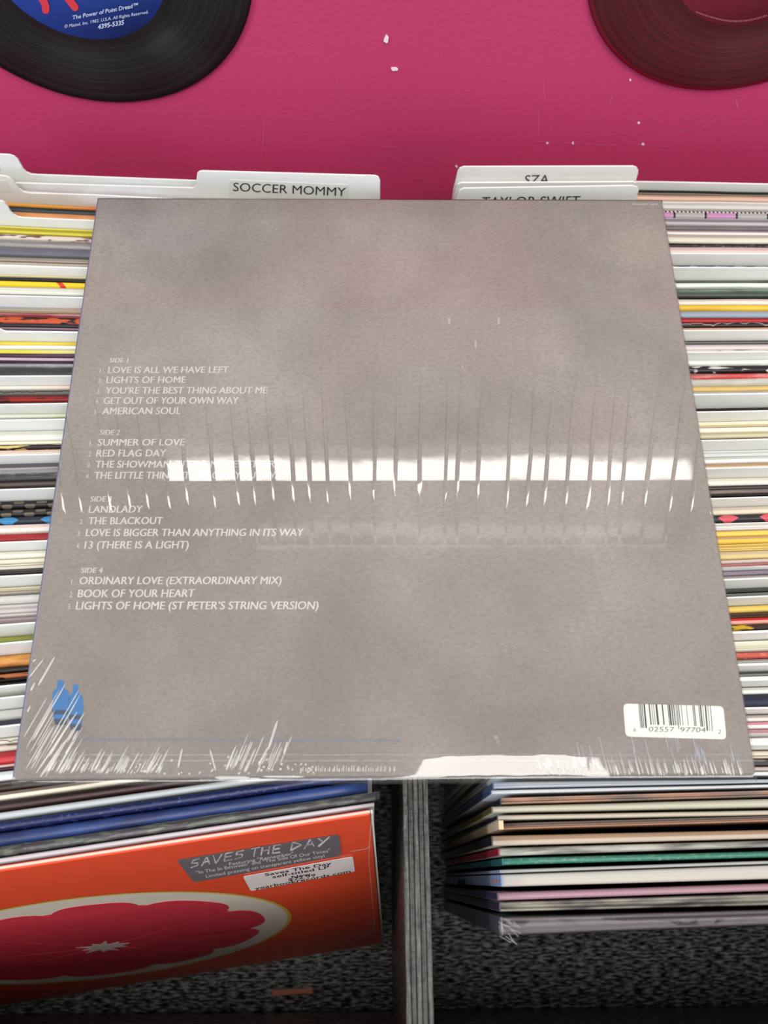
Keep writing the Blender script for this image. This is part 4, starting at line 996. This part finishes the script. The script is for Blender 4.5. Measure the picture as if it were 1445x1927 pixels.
# shrink film: a skin a fraction of a millimetre above the print, loose and rolled over along the near edge
def film():
    nx, ny = 150, 70; vs = []; fs = []
    ys = [YA1 + 0.0002, YA1, YA1 - 0.0002, YA1 - 0.0005, YA1 - 0.0009, YA1 - 0.0013]
    for j in range(1, ny + 1):
        t = j / ny; ys.append(YA1 - 0.0013 - (YA1 - YA0 + 0.0015) * (1 - (1 - t) ** 1.7))
    ny = len(ys) - 1
    xs = [XA0 - 0.0007 + q for q in (0, .0002, .0004, .0006, .0009)] + [XA0 + 0.0005 + (XA1 - XA0 - 0.0010) * i / nx for i in range(1, nx)] + [XA1 + 0.0004 - q for q in (.0009, .0006, .0004, .0002, 0)]
    nx = len(xs) - 1
    for j, y in enumerate(ys):
        for i in range(nx + 1):
            x = xs[i]; s = (x - XA0) / (XA1 - XA0)
            d = y - (YA0 - 0.0028)
            z = ZA + 0.0005
            loose = max(0, 1 - d / 0.011)                           # near hem sags, unevenly along its length
            sm = lambda q: max(0.0, min(1.0, q)) ** 2 * (3 - 2 * max(0.0, min(1.0, q)))
            bow = 0.15 + 0.92 * sm((s - 0.44) / 0.16) * (0.55 + 0.45 * sm((0.88 - s) / 0.16)) * (1 + 0.10 * noise.noise(Vector((x * 70, 3, 1))) + 0.05 * noise.noise(Vector((x * 300, y * 150, 5))))
            q = min(1.0, max(0.0, (0.036 - d) / 0.0225)); z += 0.0011 * bow * q * q * (3 - 2 * q)
            z -= 0.00150 * min(1.0, max(0.0, 1 - (d - 0.0005) / 0.0120)) * bow
            z -= 0.0016 * max(0.0, 1 - d / 0.0018) ** 2
            ed = min(x - (XA0 - 0.0007), XA1 + 0.0004 - x); z -= 0.0022 * max(0, 1 - ed / 0.0008) ** 2
            eb = YA1 + 0.0002 - y; z -= 0.002 * max(0, 1 - eb / 0.0012) ** 2
            z += 0.00010 * noise.noise(Vector((x * 260, y * 60, 2))) * max(0, 1 - d / 0.03)
            vs.append((x, y, z))
    for j in range(ny):
        for i in range(nx): a = j * (nx + 1) + i; fs.append((a, a + 1, a + nx + 2, a + nx + 1))
    # pixel rows of the band: object y is measured from the album's centre
    return link('shrink_film', vs, fs, film_mat('shrink_film', 0.02, 0.03, 22, 0.00008, pleats=True), al, origin=(0.0075, 0.2130, 0.3205), smooth=True)
fo = film()
# hem folds and gathers in the film, and glints shaped as beads: slim ridges
def ridge(p0, p1, wd, acc, z0=ZA + 0.0006):
    a, b = atz(*p0, z0), atz(*p1, z0); d = (b - a); L = d.length
    if L < 1e-6: return
    d.normalize(); n = Vector((-d.y, d.x, 0)); w_ = wd * 0.00023; base = len(acc[0])
    for t, k in ((0, 0.35), (0.15, 1), (0.85, 1), (1, 0.35)):
        c = a + d * L * t
        for q, h in ((-0.5, 0), (-0.3, 0.35), (0, 0.5), (0.3, 0.35), (0.5, 0)): acc[0].append(c + n * w_ * q * k + Vector((0, 0, w_ * h * k)))
    for i in range(3):
        for j in range(4): s = base + i * 5 + j; acc[1].append((s, s + 1, s + 6, s + 5))
rq = random.Random(21)
A1 = ([], []); A2 = ([], []); A3 = ([], [])
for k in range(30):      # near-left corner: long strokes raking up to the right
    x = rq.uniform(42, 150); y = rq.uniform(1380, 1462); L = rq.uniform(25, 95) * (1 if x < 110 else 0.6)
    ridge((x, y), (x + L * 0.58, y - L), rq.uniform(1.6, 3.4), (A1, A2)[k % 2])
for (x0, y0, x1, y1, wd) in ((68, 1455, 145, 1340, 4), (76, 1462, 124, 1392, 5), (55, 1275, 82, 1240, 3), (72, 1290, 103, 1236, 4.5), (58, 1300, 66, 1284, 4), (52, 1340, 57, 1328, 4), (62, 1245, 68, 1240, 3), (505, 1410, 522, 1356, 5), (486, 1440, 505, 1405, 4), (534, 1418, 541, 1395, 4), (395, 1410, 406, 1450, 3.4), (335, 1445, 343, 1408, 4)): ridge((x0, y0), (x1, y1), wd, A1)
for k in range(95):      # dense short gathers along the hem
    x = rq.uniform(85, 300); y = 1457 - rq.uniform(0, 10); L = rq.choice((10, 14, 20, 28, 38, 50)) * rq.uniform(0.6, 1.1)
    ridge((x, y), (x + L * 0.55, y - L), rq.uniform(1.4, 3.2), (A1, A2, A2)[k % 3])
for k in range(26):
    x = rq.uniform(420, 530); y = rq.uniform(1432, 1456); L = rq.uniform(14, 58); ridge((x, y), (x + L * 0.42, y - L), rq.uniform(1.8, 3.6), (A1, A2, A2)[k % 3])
for k in range(46):      # beads of light, put in as short pale ridges
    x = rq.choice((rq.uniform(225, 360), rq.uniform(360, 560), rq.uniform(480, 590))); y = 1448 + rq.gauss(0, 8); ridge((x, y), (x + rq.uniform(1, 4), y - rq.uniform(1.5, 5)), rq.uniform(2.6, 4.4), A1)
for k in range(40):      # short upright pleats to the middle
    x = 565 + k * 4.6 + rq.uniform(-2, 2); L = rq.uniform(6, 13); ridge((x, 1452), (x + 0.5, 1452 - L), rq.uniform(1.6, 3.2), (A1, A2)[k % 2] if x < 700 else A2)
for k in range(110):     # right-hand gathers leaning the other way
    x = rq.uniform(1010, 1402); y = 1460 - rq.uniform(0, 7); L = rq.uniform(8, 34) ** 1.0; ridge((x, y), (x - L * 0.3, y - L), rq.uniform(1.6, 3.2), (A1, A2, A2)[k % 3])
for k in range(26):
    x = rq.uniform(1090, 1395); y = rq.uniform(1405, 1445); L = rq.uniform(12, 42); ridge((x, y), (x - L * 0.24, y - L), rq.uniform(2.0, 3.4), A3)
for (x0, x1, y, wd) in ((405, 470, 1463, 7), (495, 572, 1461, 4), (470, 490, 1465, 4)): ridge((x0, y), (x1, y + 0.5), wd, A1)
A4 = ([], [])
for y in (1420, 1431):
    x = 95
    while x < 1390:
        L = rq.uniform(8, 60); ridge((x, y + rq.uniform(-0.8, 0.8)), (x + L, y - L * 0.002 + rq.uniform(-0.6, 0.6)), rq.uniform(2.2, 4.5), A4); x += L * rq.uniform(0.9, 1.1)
for acc, nm, m in ((A1, 'film_creases_glints', crease_mat('film_crease_bright', 0.5)), (A2, 'film_creases_glints', crease_mat('film_crease_soft', 0.24)), (A4, 'film_creases_glints', crease_mat('film_crease_thin', 0.11)), (A3, 'film_creases_glints', crease_mat('film_crease_cool', 0.26, (0.72, 0.80, 0.95, 1)))):
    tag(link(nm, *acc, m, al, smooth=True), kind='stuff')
# small scuffs on the film
acc = ([], [])
for (x, y, w_, h_) in ((845, 604, 3, 7), (938, 604, 3, 8), (895, 648, 2.4, 8), (933, 1388, 4, 5), (937, 1396, 3, 3), (870, 690, 1.5, 3)):
    quad_px([(x + w_ * math.cos(a * 0.785), y + h_ * math.sin(a * 0.785)) for a in range(8)], lambda a, b: atz(a, b, ZA + 0.0007), acc)
tag(link('scuffs', *acc, crease_mat('scuff_white', 0.22), al), kind='stuff')
for o in bpy.data.objects:
    if 'o_at' in o: del o['o_at']
